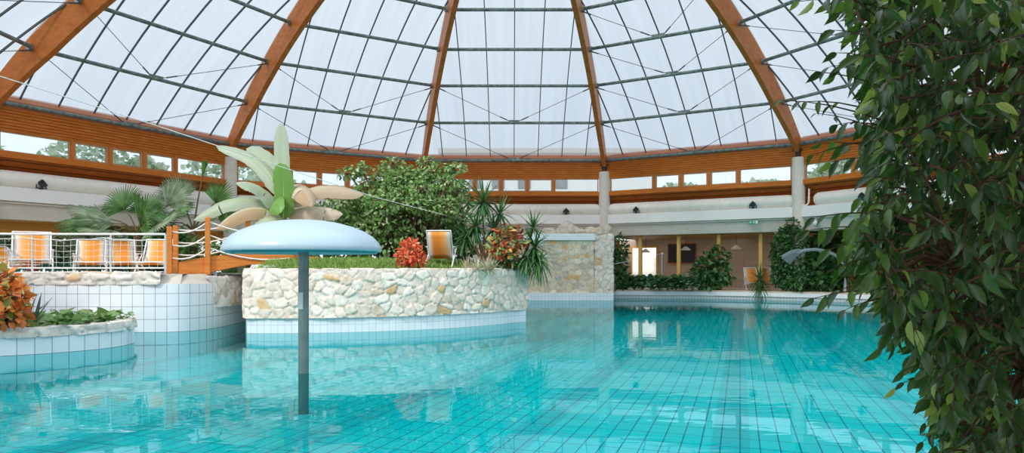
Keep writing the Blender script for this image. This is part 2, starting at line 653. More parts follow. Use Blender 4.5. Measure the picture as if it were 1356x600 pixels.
def bush(name, label, cat, base, lumps, n, size, mat, tmpl=T_LEAF, group=None, droop=.35, stem_r=.05, inner=.55, bark='bark', leafname='foliage', zmin=None):
    """shrub or tree crown: leaves spread over lumpy ellipsoids, carried by branches that start at the base"""
    base = Vector(base)
    t = thing(name, label, cat, base, 0, group)
    vol = np.array([(l[1][0] * l[1][1] * l[1][2]) ** .66 for l in lumps])
    cnt = np.maximum(8, (vol / vol.sum() * n).astype(int))
    pp, dd, nn = [], [], []
    for (c, r), k in zip(lumps, cnt):
        p, u = ellipsoid_points(c, r, k, inner)
        dv = u + RNG.normal(size=(k, 3)) * .55
        dv[:, 2] -= droop
        nv = u * .7 + RNG.normal(size=(k, 3)) * .45 + np.array((0, 0, .7))
        pp.append(p); dd.append(dv); nn.append(nv)
    pp, dd, nn = np.concatenate(pp), np.concatenate(dd), np.concatenate(nn)
    lo = base.z + .02 if zmin is None else zmin
    ok = pp[:, 2] > lo
    pp, dd, nn = pp[ok], dd[ok], nn[ok]
    sc = size * (.65 + .7 * RNG.random(len(pp)))
    leaves(leafname, M[mat], tmpl, pp, dd, nn, sc, t)
    b = MB()
    for (c, r) in lumps:
        c = Vector(c)
        m = (base + c) / 2 + Vector((random.uniform(-.1, .1), random.uniform(-.1, .1), .05)) * r[0]
        b.tube([base - Vector((0, 0, .05)), m, c], [stem_r, stem_r * .7, stem_r * .3], 6)
        for _ in range(5):
            e = c + Vector([random.uniform(-.75, .75) * q for q in r])
            if e.z > lo:
                b.tube([c, (c + e) / 2 + Vector((0, 0, .05 * r[2])), e], [stem_r * .35, stem_r * .25, stem_r * .12], 4)
    obj('stem', b, M[bark], t, 40)
    return t


def strap(mb, p, d, L, w, droop, n=6, fold=.25):
    """one long narrow leaf from p along d, bending down by droop"""
    p, d = Vector(p), Vector(d).normalized()
    side = d.cross(Vector((0, 0, 1)))
    side = side.normalized() if side.length > 1e-3 else Vector((1, 0, 0))
    q = p.copy()
    rows = []
    cur = d.copy()
    for i in range(n + 1):
        s = i / n
        ww = w * (1 - s ** 2.2) * (.55 + .9 * min(s * 3, .5)) * .5 + .0015
        nrm = side.cross(cur).normalized()
        rows.append([q - side * ww + nrm * ww * fold, q.copy(), q + side * ww + nrm * ww * fold])
        cur = (cur + Vector((0, 0, -droop / n))).normalized()
        q = q + cur * (L / n)
    return mb.grid(rows)


def rosette(mb, c, n, L, w, droop=1.0, lo=-.6, hi=1.4, axis=None):
    for i in range(n):
        a = i * 2.39996 + random.uniform(-.2, .2)
        e = lo + (hi - lo) * (i / n) + random.uniform(-.15, .15)
        d = Vector((math.cos(a) * math.cos(e), math.sin(a) * math.cos(e), math.sin(e)))
        strap(mb, Vector(c) + d * .03, d, L * random.uniform(.75, 1.1), w, droop * (1.1 - i / n) + .1)


def yucca(name, label, base, heads, mat='lf_yucca', cat='plant', group=None, trunk_r=.05):
    t = thing(name, label, cat, base, 0, group)
    f, s = MB(), MB()
    for (c, n, L, w, dr, lo, hi) in heads:
        rosette(f, c, n, L, w, dr, lo, hi)
        b = Vector(base)
        s.tube([b - Vector((0, 0, .05)), b.lerp(Vector(c), .5) + Vector((.03, 0, 0)), Vector(c)], [trunk_r, trunk_r * .85, trunk_r * .7], 7)
    obj('foliage', f, M[mat], t, 80)
    obj('stem', s, M['bark'], t, 40)
    return t


# ------------------------------------------------------------------ stone and tile wall helpers
def resample(path, step):
    pts = [Vector((p[0], p[1])) for p in path]
    out = [pts[0]]
    for a, b in zip(pts[:-1], pts[1:]):
        L = (b - a).length
        k = max(1, round(L / step))
        for i in range(1, k + 1):
            out.append(a.lerp(b, i / k))
    return out


def smooth_path(path, it=3):
    pts = [Vector((p[0], p[1])) for p in path]
    for _ in range(it):
        q = [pts[0]]
        for a, b in zip(pts[:-1], pts[1:]):
            q += [a.lerp(b, .25), a.lerp(b, .75)]
        q.append(pts[-1])
        pts = q
    return pts


def normals2(pts):
    """unit normals to the right of travel (travel left to right along the front: the side towards the camera)"""
    out = []
    for i in range(len(pts)):
        t = (pts[min(i + 1, len(pts) - 1)] - pts[max(i - 1, 0)])
        t = t.normalized() if t.length > 1e-9 else Vector((1, 0))
        out.append(Vector((t.y, -t.x)))
    return out


STONES = [((.82, .71, .60), .48), ((.86, .78, .69), .30), ((.75, .65, .55), .13), ((.74, .60, .47), .05), ((.70, .46, .25), .018)]


def voro(u, v, su, sv, seed):
    """F1, F2, cell id of a jittered grid of stones of about su x sv"""
    iu, iv = np.floor(u / su).astype(int), np.floor(v / sv).astype(int)
    best = np.full(u.shape, 1e9)
    sec = np.full(u.shape, 1e9)
    cid = np.zeros(u.shape, dtype=np.int64)
    for du in (-2, -1, 0, 1, 2):
        for dv in (-2, -1, 0, 1, 2):
            a, b = iu + du, iv + dv
            h = (a * 73856093) ^ (b * 19349663) ^ (seed * 83492791)
            h = (h * 2654435761) & 0xffffffff
            jx = ((h & 0xffff) / 65535.0)
            jy = (((h >> 16) & 0xffff) / 65535.0)
            px = (a + .5 * (b % 2) * .8 + .1 + .8 * jx) * su
            py = (b + .1 + .8 * jy) * sv
            dist = np.hypot((u - px) / su, (v - py) / sv)
            closer = dist < best
            sec = np.where(closer, best, np.minimum(sec, dist))
            cid = np.where(closer, h, cid)
            best = np.where(closer, dist, best)
    return best, sec, cid


def stone_wall(name, path, z0, z1, su, sv, depth, parent=None, seed=1, cap=.35, step=.035, palette=STONES, taper=None):
    pts = resample(path, step)
    nr = normals2(pts)
    arc = [0.0]
    for a, b in zip(pts[:-1], pts[1:]):
        arc.append(arc[-1] + (b - a).length)
    nz = max(3, int((z1 - z0) / step))
    nc = max(2, int(cap / step))
    U = np.array(arc)[None, :].repeat(nz + nc + 1, 0)
    vv = np.concatenate((np.linspace(z0, z1, nz + 1), z1 + np.linspace(step, cap, nc)))
    Vv = vv[:, None].repeat(len(pts), 1)
    f1, f2, cid = voro(U, Vv, su, sv, seed)
    e = np.clip((f2 - f1) / .13, 0, 1)
    h = (e * e * (3 - 2 * e))
    tilt = ((cid >> 5) & 0xff) / 255.0
    disp = depth * h * (.55 + .6 * tilt)
    disp += depth * .35 * np.sin(U * 9 + Vv * 7 + tilt * 6) * h
    X = np.array([p.x for p in pts])[None, :].repeat(len(vv), 0)
    Y = np.array([p.y for p in pts])[None, :].repeat(len(vv), 0)
    NX = np.array([p.x for p in nr])[None, :].repeat(len(vv), 0)
    NY = np.array([p.y for p in nr])[None, :].repeat(len(vv), 0)
    inward = np.clip(Vv - z1, 0, None)
    front = Vv <= z1 + 1e-6
    k = np.where(front, disp, -inward + depth)
    zz = np.where(front, np.minimum(Vv, z1), z1 + disp * .8)
    roundz = np.clip((z1 - Vv) / .06, 0, 1)
    k = np.where(front, k * (.45 + .55 * roundz), k)
    zz = np.where(front, zz + (1 - roundz) * disp * .4, zz)
    V = np.stack((X + NX * k, Y + NY * k, zz), -1).reshape(-1, 3)
    m = len(pts)
    idx = np.arange((len(vv) - 1) * m).reshape(len(vv) - 1, m)[:, :-1].ravel()
    quads = np.stack((idx, idx + 1, idx + m + 1, idx + m), -1)
    me = raw_mesh(name, V, quads.ravel(), np.full(len(quads), 4))
    cols = np.array([c for c, w in palette])
    cum = np.cumsum([w for c, w in palette])
    pick = np.searchsorted(cum / cum[-1], ((cid >> 9) & 0x3ff) / 1024.0)
    jit = .92 + .16 * (((cid >> 3) & 0xff) / 255.0)
    C = cols[np.clip(pick, 0, len(cols) - 1)] * jit[..., None]
    mort = np.array((.58, .53, .47))
    C = mort + (C - mort) * h[..., None]
    C4 = np.concatenate((np.clip(C, 0, 1), np.ones(C.shape[:2] + (1,))), -1).reshape(-1, 4)
    at = me.color_attributes.new('stone', 'FLOAT_COLOR', 'POINT')
    at.data.foreach_set('color', C4.astype(np.float32).ravel())
    return link(name, me, M['stone'], parent)


def tile_wall(name, path, z0, z1, mat, parent=None, inset=0.0, top=.3):
    pts = resample(path, .15)
    nr = normals2(pts)
    a = 0.0
    mb = MB()
    vs, uv = [], []
    for i, p in enumerate(pts):
        if i:
            a += (p - pts[i - 1]).length
        q = p - nr[i] * inset
        w = q - nr[i] * top
        vs += [(q.x, q.y, z0), (q.x, q.y, z1), (w.x, w.y, z1)]
        uv += [(a, z0), (a, z1), (a, z1 + top)]
    fs = []
    for i in range(len(pts) - 1):
        b = i * 3
        fs += [(b, b + 3, b + 4, b + 1), (b + 1, b + 4, b + 5, b + 2)]
    mb.add(vs, fs, uv)
    return obj(name, mb, M[mat], parent, 30)


# ------------------------------------------------------------------ the dome
C0 = Vector((.12, 19.85))
R0 = 19.85
ZR = 8.0
C15, S15 = math.cos(rad(15)), math.sin(rad(15))
A0 = R0 * C15
HALF = R0 * S15


def lift(z):
    """storey heights, drawn up for a 20.1 m ring, fitted to this one above eye level"""
    return z if z < 1.6 else 1.6 + (z - 1.6) * .956


def dz(r):
    return ZR + math.sqrt(29.0 ** 2 - r * r) - math.sqrt(29.0 ** 2 - R0 ** 2)


def vert_dir(k):
    a = rad(k)
    return Vector((math.sin(a), math.cos(a)))


def bay(j, s, a, z):
    u = vert_dir(30 * j)
    t = Vector((u.y, -u.x))
    q = C0 + t * s + u * a
    return Vector((q.x, q.y, lift(z)))


def bay_box(mb, j, s0, s1, a0, a1, z0, z1):
    vs = [bay(j, s, a, z) for z in (z0, z1) for a in (a0, a1) for s in (s0, s1)]
    return mb.add(vs, [(0, 1, 3, 2), (4, 6, 7, 5), (0, 4, 5, 1), (2, 3, 7, 6), (0, 2, 6, 4), (1, 5, 7, 3)])


def bay_sweep(mb, j, s0, s1, prof):
    """sweep a closed (a, z) profile along the bay"""
    n = len(prof)
    vs = [bay(j, s, a, z) for s in (s0, s1) for (a, z) in prof]
    fs = [tuple(range(n)), tuple(range(2 * n - 1, n - 1, -1))]
    fs += [(i, n + i, n + (i + 1) % n, (i + 1) % n) for i in range(n)]
    return mb.add(vs, fs)


ROWS = [19.75, 17.75, 15.6, 13.45, 11.1, 8.65, 6.0]
RIBS = [-105, -75, -45, -15, 15, 45, 75, 105]
RIB_LABEL = {
    -105: 'curved timber dome arch at the near terrace end of the hall',
    -75: 'broad orange timber dome arch above the terrace railing with the deck chairs',
    -45: 'curved timber dome arch springing from the column behind the banana plant',
    -15: 'slender timber dome arch rising behind the big leafy shrub on the island',
    15: 'slender timber dome arch standing on the round column beside the stone fountain wall',
    45: 'broad red-brown timber dome arch on the column above the ivy covered shrubs',
    75: 'curved timber dome arch hidden behind the hanging leaves of the fig tree',
    105: 'curved timber dome arch at the near fig tree end of the hall',
}
for ang in RIBS:
    u = vert_dir(ang)
    t = Vector((u.y, -u.x, 0))
    u3 = Vector((u.x, u.y, 0))
    c3 = Vector((C0.x, C0.y, 0))
    base = c3 + u3 * R0 + Vector((0, 0, lift(ZR - .2)))
    th = thing('dome_arch', RIB_LABEL[ang], 'roof arch', base, 0, 'timber arches of the dome')
    rows = []
    K = 40
    for i in range(K + 1):
        r = R0 + .12 - (R0 - 2.0) * i / K
        ph = math.asin(min(1, r / 29.0))
        nrm = u3 * math.sin(ph) + Vector((0, 0, math.cos(ph)))
        p = c3 + u3 * r + Vector((0, 0, lift(dz(min(r, R0 + .1)))))
        g = min(1, i / 6)
        inn, outr = -.40 - .30 * g, .22 + .18 * g
        w = .115
        rows.append([p + nrm * inn - t * w, p + nrm * inn + t * w, p + nrm * outr + t * w, p + nrm * outr - t * w, p + nrm * inn - t * w])
    mb = MB().grid(rows)
    b0 = len(mb.v)
    mb.f.append((0, 1, 2, 3))
    mb.f.append(tuple(K * 5 + q for q in (3, 2, 1, 0)))
    obj('timber', mb, M['rib'], th, 40)
    for r in ROWS[1:6]:
        hub = MB()
        p = c3 + u3 * r + Vector((0, 0, lift(dz(r))))
        hub.tube([p - t * .25, p + t * .25], .13, 10)
        obj('bracket_hub', hub, M['shoe'], th, 40)
    # steel shoe on the column head
    sh = MB()
    sh.tube([base + Vector((0, 0, -.55)), base + Vector((0, 0, -.1))], .14, 12)
    sh.box(base + Vector((0, 0, -.08)), (.42, .42, .08), -rad(ang))
    obj('steel_shoe', sh, M['dark'], th, 40)

BAYNAME = {-3: 'over the outer terrace end', -2: 'over the deck chairs', -1: 'over the banana plant', 0: 'over the stone fountain wall',
           1: 'over the yellow posts', 2: 'behind the fig tree', 3: 'past the fig tree'}
ORD = ['eaves', 'lowest', 'second', 'third', 'fourth', 'fifth', 'sixth']
for j in range(-3, 4):
    # glazing with its bars
    th = frame_thing('ceiling_glazing', 'pale glazed roof slope with thin dark bars ' + BAYNAME[j], 'glass roof', bay(j, 0, A0, ZR))
    g = MB()
    vs, uv = [], []
    rr = [R0 + .1 - (R0 - .6) * i / 24 for i in range(25)]
    GO = .36
    def gp(s, r, off):
        ph = math.asin(min(1, r / 29.0))
        return bay(j, s, r * C15 + off * math.sin(ph), dz(min(r, R0 + .1)) + off * math.cos(ph))
    for i, r in enumerate(rr):
        for q in range(9):
            s = (q / 4 - 1) * r * S15
            vs.append(gp(s, r, GO)); uv.append((s, r))
    fs = [(i * 9 + q, i * 9 + q + 1, (i + 1) * 9 + q + 1, (i + 1) * 9 + q) for i in range(24) for q in range(8)]
    g.add(vs, fs, uv)
    obj('glass_sheet', g, M['panel'], th, 80)
    for q in range(-3, 4):
        s = q * 1.36
        rmin = max(abs(s) / S15 + .3, 2.0)
        kk = 16
        b = MB()
        pr = [gp(s, R0 + .1 + (rmin - R0 - .1) * i / kk, GO - .07) for i in range(kk + 1)]
        rows = []
        u = vert_dir(30 * j)
        t = Vector((u.y, -u.x, 0)) * .021
        for i, p in enumerate(pr):
            tg = (pr[min(i + 1, kk)] - pr[max(i - 1, 0)]).normalized()
            nn = t.cross(tg).normalized() * .035
            rows.append([p - t - nn, p + t - nn, p + t + nn, p - t + nn, p - t - nn])
        b.grid(rows)
        obj('glazing_bar', b, M['gbar'], th)
    # purlins
    brk = {-3: (0, 1, 2), -2: (0, 1), -1: (0, 1), 0: (0, 1), 1: (0, 1, 2, 3), 2: (0, 1, 2), 3: (0,)}[j]
    for i in range(0, 6):
        r = ROWS[i]
        z = dz(r)
        hs = r * S15 - .16
        if i == 0:
            lb = 'weathered green eaves pipe at the foot of the glazing ' + BAYNAME[j]
        else:
            lb = ORD[i] + ' grey-green purlin pipe up the dome ' + BAYNAME[j]
        pt = thing('roof_purlin', lb, 'roof pipe', bay(j, 0, r * C15, z), 0, 'steel pipes of the dome')
        off = 0 if i else -.10
        mb = MB().tube([bay(j, -hs, r * C15, z + off), bay(j, 0, r * C15, z + off), bay(j, hs, r * C15, z + off)], .075, 10)
        obj('pipe', mb, M['steel'], pt, 40)
        if i in brk:
            b = MB()
            m0 = bay(j, 0, r * C15, z + off)
            e = [bay(j, s, r * C15 - .02, z + off + h) for s, h in ((-.32, .16), (.32, .16), (.18, -.06), (-.18, -.06))]
            e2 = [bay(j, s, r * C15 + .06, z + off + h) for s, h in ((-.32, .16), (.32, .16), (.18, -.06), (-.18, -.06))]
            b.add(e + e2, [(0, 1, 2, 3), (7, 6, 5, 4), (0, 4, 5, 1), (1, 5, 6, 2), (2, 6, 7, 3), (3, 7, 4, 0)])
            obj('tie_bracket', b, M['steel'], pt)
            r2 = ROWS[i + 1]
            for sg in (-1, 1):
                a, q = bay(j, sg * .3, r * C15, z + off + .12), bay(j, sg * (r2 * S15 - .15), r2 * C15 - .05, dz(r2) - .12)
                rd = MB().tube([a, q], .014, 5)
                dd = (q - a).normalized()
                rd.tube([a + dd * .1, a + dd * .55], .03, 6)
                rd.tube([q - dd * .45, q], .03, 6)
                obj('tie_rod', rd, M['rod'], pt)

# ------------------------------------------------------------------ upper wall, bay by bay
WALLNAME = {-3: 'wall_terrace_end', -2: 'wall_left', -1: 'wall_back_left', 0: 'wall_back', 1: 'wall_back_right', 2: 'wall_right', 3: 'wall_fig_end'}
win_no = 0
for j in range(-3, 4):
    w = frame_thing(WALLNAME[j], 'orange boarded ring wall below the dome ' + BAYNAME[j], 'wall', bay(j, 0, A0, 4.0))
    mb = MB()
    bay_box(mb, j, -HALF, HALF, A0, A0 + .25, 6.93, 7.86)
    obj('boarding', mb, M['clad'], w)
    mb = MB()
    bay_sweep(mb, j, -HALF, HALF, [(A0 - .1, 7.98), (A0 - .1, 8.12), (A0 + .28, 8.42), (A0 + .42, 8.3), (A0 + .3, 7.86), (A0 + .02, 7.86)])
    obj('eaves_board', mb, M['trimwood'], w)
    mb = MB()
    bay_sweep(mb, j, -HALF, HALF, [(A0 - .06, 5.90), (A0 - .06, 6.13), (A0 + .28, 6.13), (A0 + .28, 5.90)])
    obj('sill_beam', mb, M['sill'], w)
    mb = MB()
    bay_sweep(mb, j, -HALF, HALF, [(A0 + .0, 5.90), (A0 + .55, 5.35), (A0 + .65, 5.35), (A0 + .65, 5.90)])
    obj('lower_boarding', mb, M['darkwood'], w)
    mb = MB()
    bay_box(mb, j, -HALF - .1, HALF + .1, A0 + .62, A0 + .8, 4.1, 5.4)
    obj('recess_back', mb, M['darkwood'], w)
    mb = MB()
    bay_sweep(mb, j, -HALF, HALF, [(A0 - .14, 4.22), (A0 - .14, 4.76), (A0 + .8, 4.76), (A0 + .8, 4.62), (A0 + .1, 4.62), (A0 + .1, 4.22)])
    obj('fascia', mb, M['fascia'], w)
    mb = MB()
    bay_sweep(mb, j, -HALF - .2, HALF + .2, [(A0 + .3, 3.52), (A0 + .12, 4.12), (A0 + .0, 4.12), (A0 + .0, 4.2), (A0 + .3, 4.4), (A0 + .7, 4.4), (A0 + .7, 3.52)])
    obj('soffit_beam', mb, M['beige'], w)
    mb = MB()
    bay_box(mb, j, -HALF - .3, HALF + 1.0, A0 + .5, A0 + 7.2, 3.48, 3.6)
    obj('arcade_ceiling', mb, M['ceilwood' if j > -1 else 'orangebeam'], w)
    if j < 0:
        mb = MB()
        bay_box(mb, j, -HALF - .6, HALF + .6, A0 + 1.6, A0 + 1.95, 3.05, 3.48)
        obj('orange_beam', mb, M['orangebeam'], w)
    # windows: long, three short, long
    edges = [-HALF + .33, -2.25, -.75, .75, 2.25, HALF - .33]
    for q in range(5):
        win_no += 1
        s0, s1 = edges[q] + (.06 if q else 0), edges[q + 1] - (.06 if q < 4 else 0)
        wt = frame_thing('window_%d' % win_no, ('long' if q in (0, 4) else 'short') + ' clerestory window in the ring wall ' + BAYNAME[j], 'window', bay(j, (s0 + s1) / 2, A0 + .1, 6.13))
        fr = MB()
        fw = .085 if q in (1, 2, 3) else .05
        for (a, b, c, d) in ((s0, s1, 6.13, 6.13 + fw), (s0, s1, 6.93 - fw, 6.93), (s0, s0 + fw, 6.13 + fw, 6.93 - fw), (s1 - fw, s1, 6.13 + fw, 6.93 - fw)):
            bay_box(fr, j, a, b, A0 + .04, A0 + .16, c, d)
        obj('window_frame', fr, M['window'], wt)
        gl = MB()
        gl.add([bay(j, s0 + fw, A0 + .1, 6.13 + fw), bay(j, s1 - fw, A0 + .1, 6.13 + fw), bay(j, s1 - fw, A0 + .1, 6.93 - fw), bay(j, s0 + fw, A0 + .1, 6.93 - fw)], [(0, 1, 2, 3)])
        obj('window_pane', gl, M['glass'], wt)
        if q < 4:
            mu = MB()
            bay_box(mu, j, s1, s1 + .12, A0 + .0, A0 + .2, 6.13, 6.93)
            obj('mullion', mu, M['sill'], wt)

mb = MB()
for j in (4, 5, 6, 7, 8):
    bay_box(mb, j, -HALF, HALF, A0, A0 + .25, 6.93, 7.9)
    bay_box(mb, j, -HALF, HALF, A0 - .06, A0 + .28, 4.0, 6.13)
    bay_box(mb, j, -HALF - 1.8, HALF + 1.8, A0 + .2, A0 + 7, 3.48, 4.0)
struct(obj('wall_near', mb, M['clad']), 'boarded ring wall above the near end of the pool', 'wall')

COLLAB = {-105: 'white column beside the camera on the terrace side', -75: 'white column at the outer end of the deck chair terrace', -45: 'white column behind the banana plant',
          -15: 'white column behind the big leafy shrub', 15: 'slim white column beside the stone fountain wall', 45: 'white column rising out of the ivy covered shrubs',
          75: 'white column behind the fig tree', 105: 'white column beside the camera on the fig tree side'}
for ang in RIBS:
    u = vert_dir(ang)
    p = C0 + u * (R0 + .02)
    mb = MB()
    prof = [(0, -.62), (.32, -.62), (.32, lift(7.28)), (.28, lift(7.32)), (0, lift(7.32))]
    mb.lathe(prof, (p.x, p.y, 0), 12)
    o = obj('column', mb, M['column'], None, 40)
    struct(o, COLLAB[ang], 'column')

# ducts with round ends, and the black floodlights in front of them
for j in range(-3, 4):
    s0, s1 = (-4.75, 4.75) if j != 2 else (-4.15, 4.75)
    t = thing('air_duct', 'white round air duct on the ledge ' + BAYNAME[j], 'air duct', bay(j, 0, A0 + .18, 4.76), 0, 'air ducts along the ring wall')
    mb = MB()
    xs = [s0 - .12, s0 - .1, s0, s0 + .1] + [s0 + .1 + (s1 - s0 - .2) * i / 8 for i in range(1, 8)] + [s1 - .1, s1, s1 + .1, s1 + .12]
    rs = [.18, .27, .32, .333] + [.333] * 7 + [.333, .32, .27, .18]
    mb.tube([bay(j, s, A0 + .2, 5.085) for s in xs], rs, 20)
    obj('duct_pipe', mb, M['duct'], t, 50)
    for s in (s0 + 1.4, (s0 + s1) / 2, s1 - 1.4):
        obj('band_ring', MB().tube([bay(j, s - .03, A0 + .2, 5.085), bay(j, s + .03, A0 + .2, 5.085)], .342, 20), M['duct'], t, 50)
    gr = MB()
    for s in (s0 + 2.6, s1 - 2.6):
        for k in range(7):
            for m_ in range(3):
                a = rad(128 + m_ * 9)
                q = bay(j, s - .8 + .25 * k, A0 + .2 + .335 * math.cos(a), 5.085 + .335 * math.sin(a))
                gr.box(q, (.14, .012, .02), -rad(30 * j))
    obj('vent_grille', gr, M['beige'], t)

M['lensglass'] = plain('dark_lens', (.06, .065, .07), .15, 0, .5)
FL = [(-2, -3.45, 'above the deck chairs'), (0, 2.95, 'on the ledge above the stone fountain wall'), (1, -3.2, 'on the ledge above the arcade doorway'), (1, 3.0, 'on the ledge beside the column with the ivy'), (2, -1.7, 'on the ledge beside the fig tree leaves')]
for j, s, txt in FL:
    b = bay(j, s, A0 - .1, 4.76)
    t = thing('floodlight', 'small black floodlight ' + txt, 'floodlight', b, 0, 'floodlights on the ledge')
    u = vert_dir(30 * j)
    u3 = Vector((u.x, u.y, 0))
    tt = Vector((u.y, -u.x, 0))
    mb = MB().box(b + Vector((0, 0, .03)), (.1, .1, .06), -rad(30 * j))
    for sg in (-1, 1):
        mb.bar(b + tt * .17 * sg + Vector((0, 0, .03)), b + tt * .17 * sg + Vector((0, 0, .24)), .025, .03)
    mb.bar(b - tt * .17 + Vector((0, 0, .05)), b + tt * .17 + Vector((0, 0, .05)), .03, .025)
    obj('yoke', mb, M['dark'], t)
    c = b + Vector((0, 0, .27)) - u3 * .02
    hd = MB().tube([c + u3 * .10 + Vector((0, 0, .06)), c - u3 * .02, c - u3 * .13 - Vector((0, 0, .10))], [.07, .14, .17], 4)
    obj('lamp_head', hd, M['dark'], t, 20)
    ln = MB().tube([c - u3 * .132 - Vector((0, 0, .101)), c - u3 * .138 - Vector((0, 0, .106))], .145, 4)
    obj('lens', ln, M['lensglass'], t)

# ------------------------------------------------------------------ pool
mb = MB().add([(-26, 3.4, 0), (26, 3.4, 0), (26, 40, 0), (-26, 40, 0)], [(0, 1, 2, 3)])
struct(obj('pool_water', mb, M['water']), 'clear turquoise pool water mirroring the dome and stone walls', 'water')
mb = MB().add([(-27, 3, -.62), (27, 3, -.62), (27, 41, -.62), (-27, 41, -.62)], [(0, 1, 2, 3)])
struct(obj('pool_floor', mb, M['pooltile']), 'turquoise tiled pool floor with darker lane stripes', 'pool floor')

FAR = [(5.05, 36.3), (9.0, 35.9), (11.8, 34.7), (14.0, 33.0), (17.3, 30.6), (19.8, 27.0), (20.8, 22.5), (21, 16), (21, 3.0)]
FARS = smooth_path(FAR, 3)
cw = frame_thing('pool_edge', 'white pool edge with brick coping along the far bank', 'pool edge', (9, 35.9, 0))
tile_wall('overflow_tiles', FARS, -.62, .19, 'grey_tile', cw, .02, .2)
mb = MB()
nr = normals2(FARS)
rows = []
for p, n in zip(FARS, nr):
    rows.append([(p.x + n.x * a, p.y + n.y * a, z) for a, z in ((0, .18), (.06, .18), (.06, .38), (-.1, .385))])
mb.grid(list(rows))
obj('white_lip', mb, M['curb'], cw, 30)
mb = MB()
rows, uv, a = [], [], 0
for i, (p, n) in enumerate(zip(FARS, nr)):
    a += (p - FARS[i - 1]).length if i else 0
    for q, z, v in ((.03, .38, 0), (.03, .455, .08), (-.4, .46, .5)):
        rows.append((p.x + n.x * q, p.y + n.y * q, z)); uv.append((a, v))
mb.add(rows, [(i * 3 + k, i * 3 + 3 + k, i * 3 + 4 + k, i * 3 + 1 + k) for i in range(len(FARS) - 1) for k in (0, 1)], uv)
obj('coping', mb, M['brickcap'], cw, 30)

# terrace behind the far bank
mb = MB()
inner = [Vector((-14, 30)), Vector((-6, 33.0)), Vector((-3, 33.95)), Vector((4.8, 33.95)), Vector((5.05, 36.4))] + [p - n * .25 for p, n in zip(FARS, nr)][1:]
rows = []
for p in inner:
    d = (p - C0).normalized()
    q = C0 + d * 29.0
    rows.append([(p.x, p.y, -.62), (p.x, p.y, .44), (q.x, q.y, .44)])
mb.grid(rows)
struct(obj('floor', mb, M['terrace']), 'paved bank around the far side of the pool', 'floor')
mb = MB().prism([(-60, -10), (60, -10), (60, 130), (-60, 130)], -.8, -.64)
struct(obj('ground', mb, plain('outdoor_ground', (.22, .26, .14), .9)), 'grassy ground outside the hall', 'ground')

# near deck under the camera, below the frame
mb = MB().prism([(-8, -4), (8, -4), (8, 3.6), (-8, 3.6)], -.62, .12)
struct(obj('pool_deck', mb, M['terrace']), 'paved deck at the near end of the pool', 'deck')

# ------------------------------------------------------------------ island
arc = []
for i in range(25):
    a = rad(-94 + (-30 + 94) * i / 24)
    arc.append((-6.0 + 7.3 * math.cos(a), 24.05 + 7.3 * math.sin(a)))
arc[-1] = (.45, 20.35)
FRONT = [(-7.0, 19.5), (-6.72, 17.2)] + [(-6.52, 16.78)] + arc[1:] + [(.36, 20.7), (-.3, 22.5), (-1.2, 25.5)]
isl = frame_thing('planter_island', 'rounded stone island in the pool with white tiled foot', 'planter wall', (-3.5, 20, 0))
tile_wall('tiled_foot', FRONT, -.62, .38, 'tile_small', isl, .04, .3)
stone_wall('stone_facing', FRONT, .37, 1.56, .29, .22, .04, isl, 3, .35, .03)
top = [(p[0], p[1]) for p in FRONT] + [(-4, 26.5), (-7.4, 25)]


def inset_poly(poly, k):
    c = Vector((sum(p[0] for p in poly) / len(poly), sum(p[1] for p in poly) / len(poly)))
    return [tuple(c + (Vector(p[:2]) - c) * k) for p in poly]


def mound_z(x, y):
    """height of the island bed, rising away from its front"""
    d = math.hypot(x + 6.0, y - 24.05)
    return 1.50 + .30 * max(0.0, min(1.0, (6.95 - d) / 2.0))


mb = MB()
pol = inset_poly(top, .955)
cc = Vector((sum(p[0] for p in pol) / len(pol), sum(p[1] for p in pol) / len(pol)))
rows = []
for k in (1.0, .9, .8, .65, .45, .2, .01):
    rows.append([(lambda q: (q.x, q.y, mound_z(q.x, q.y) if k < 1 else 1.45))(cc + (Vector(p) - cc) * k) for p in pol + [pol[0]]])
mb.grid(rows)
obj('bed_soil', mb, M['soil'], isl, 60)


def scatter_on(poly_test, bounds, n, zf, size, mat, name, label, cat, tmpl=T_BLADE, up=1.0):
    x = RNG.uniform(bounds[0], bounds[1], n * 3)
    y = RNG.uniform(bounds[2], bounds[3], n * 3)
    ok = np.array([poly_test(a, b) for a, b in zip(x, y)])
    x, y = x[ok][:n], y[ok][:n]
    z = np.array([zf(a, b) for a, b in zip(x, y)])
    k = len(x)
    d = RNG.normal(size=(k, 3)) * .6
    d[:, 2] = up
    nn = RNG.normal(size=(k, 3))
    nn[:, 2] += .6
    o = leaves(name, M[mat], tmpl, np.stack((x, y, z), -1), d, nn, size * (.6 + .8 * RNG.random(k)))
    return tag(o, label, cat, None, 'stuff')


def on_island(x, y):
    d = math.hypot(x + 6.0, y - 24.05)
    return d < 6.98 and y < 22.6 and x < -.5 - (y - 20.5) * .5 and not (x < -6.55 - (y - 17) * .1)


scatter_on(on_island, (-7, 0, 16.9, 22.6), 15000, mound_z, .12, 'lf_grass', 'grass', 'short green grass covering the top of the stone island', 'grass')

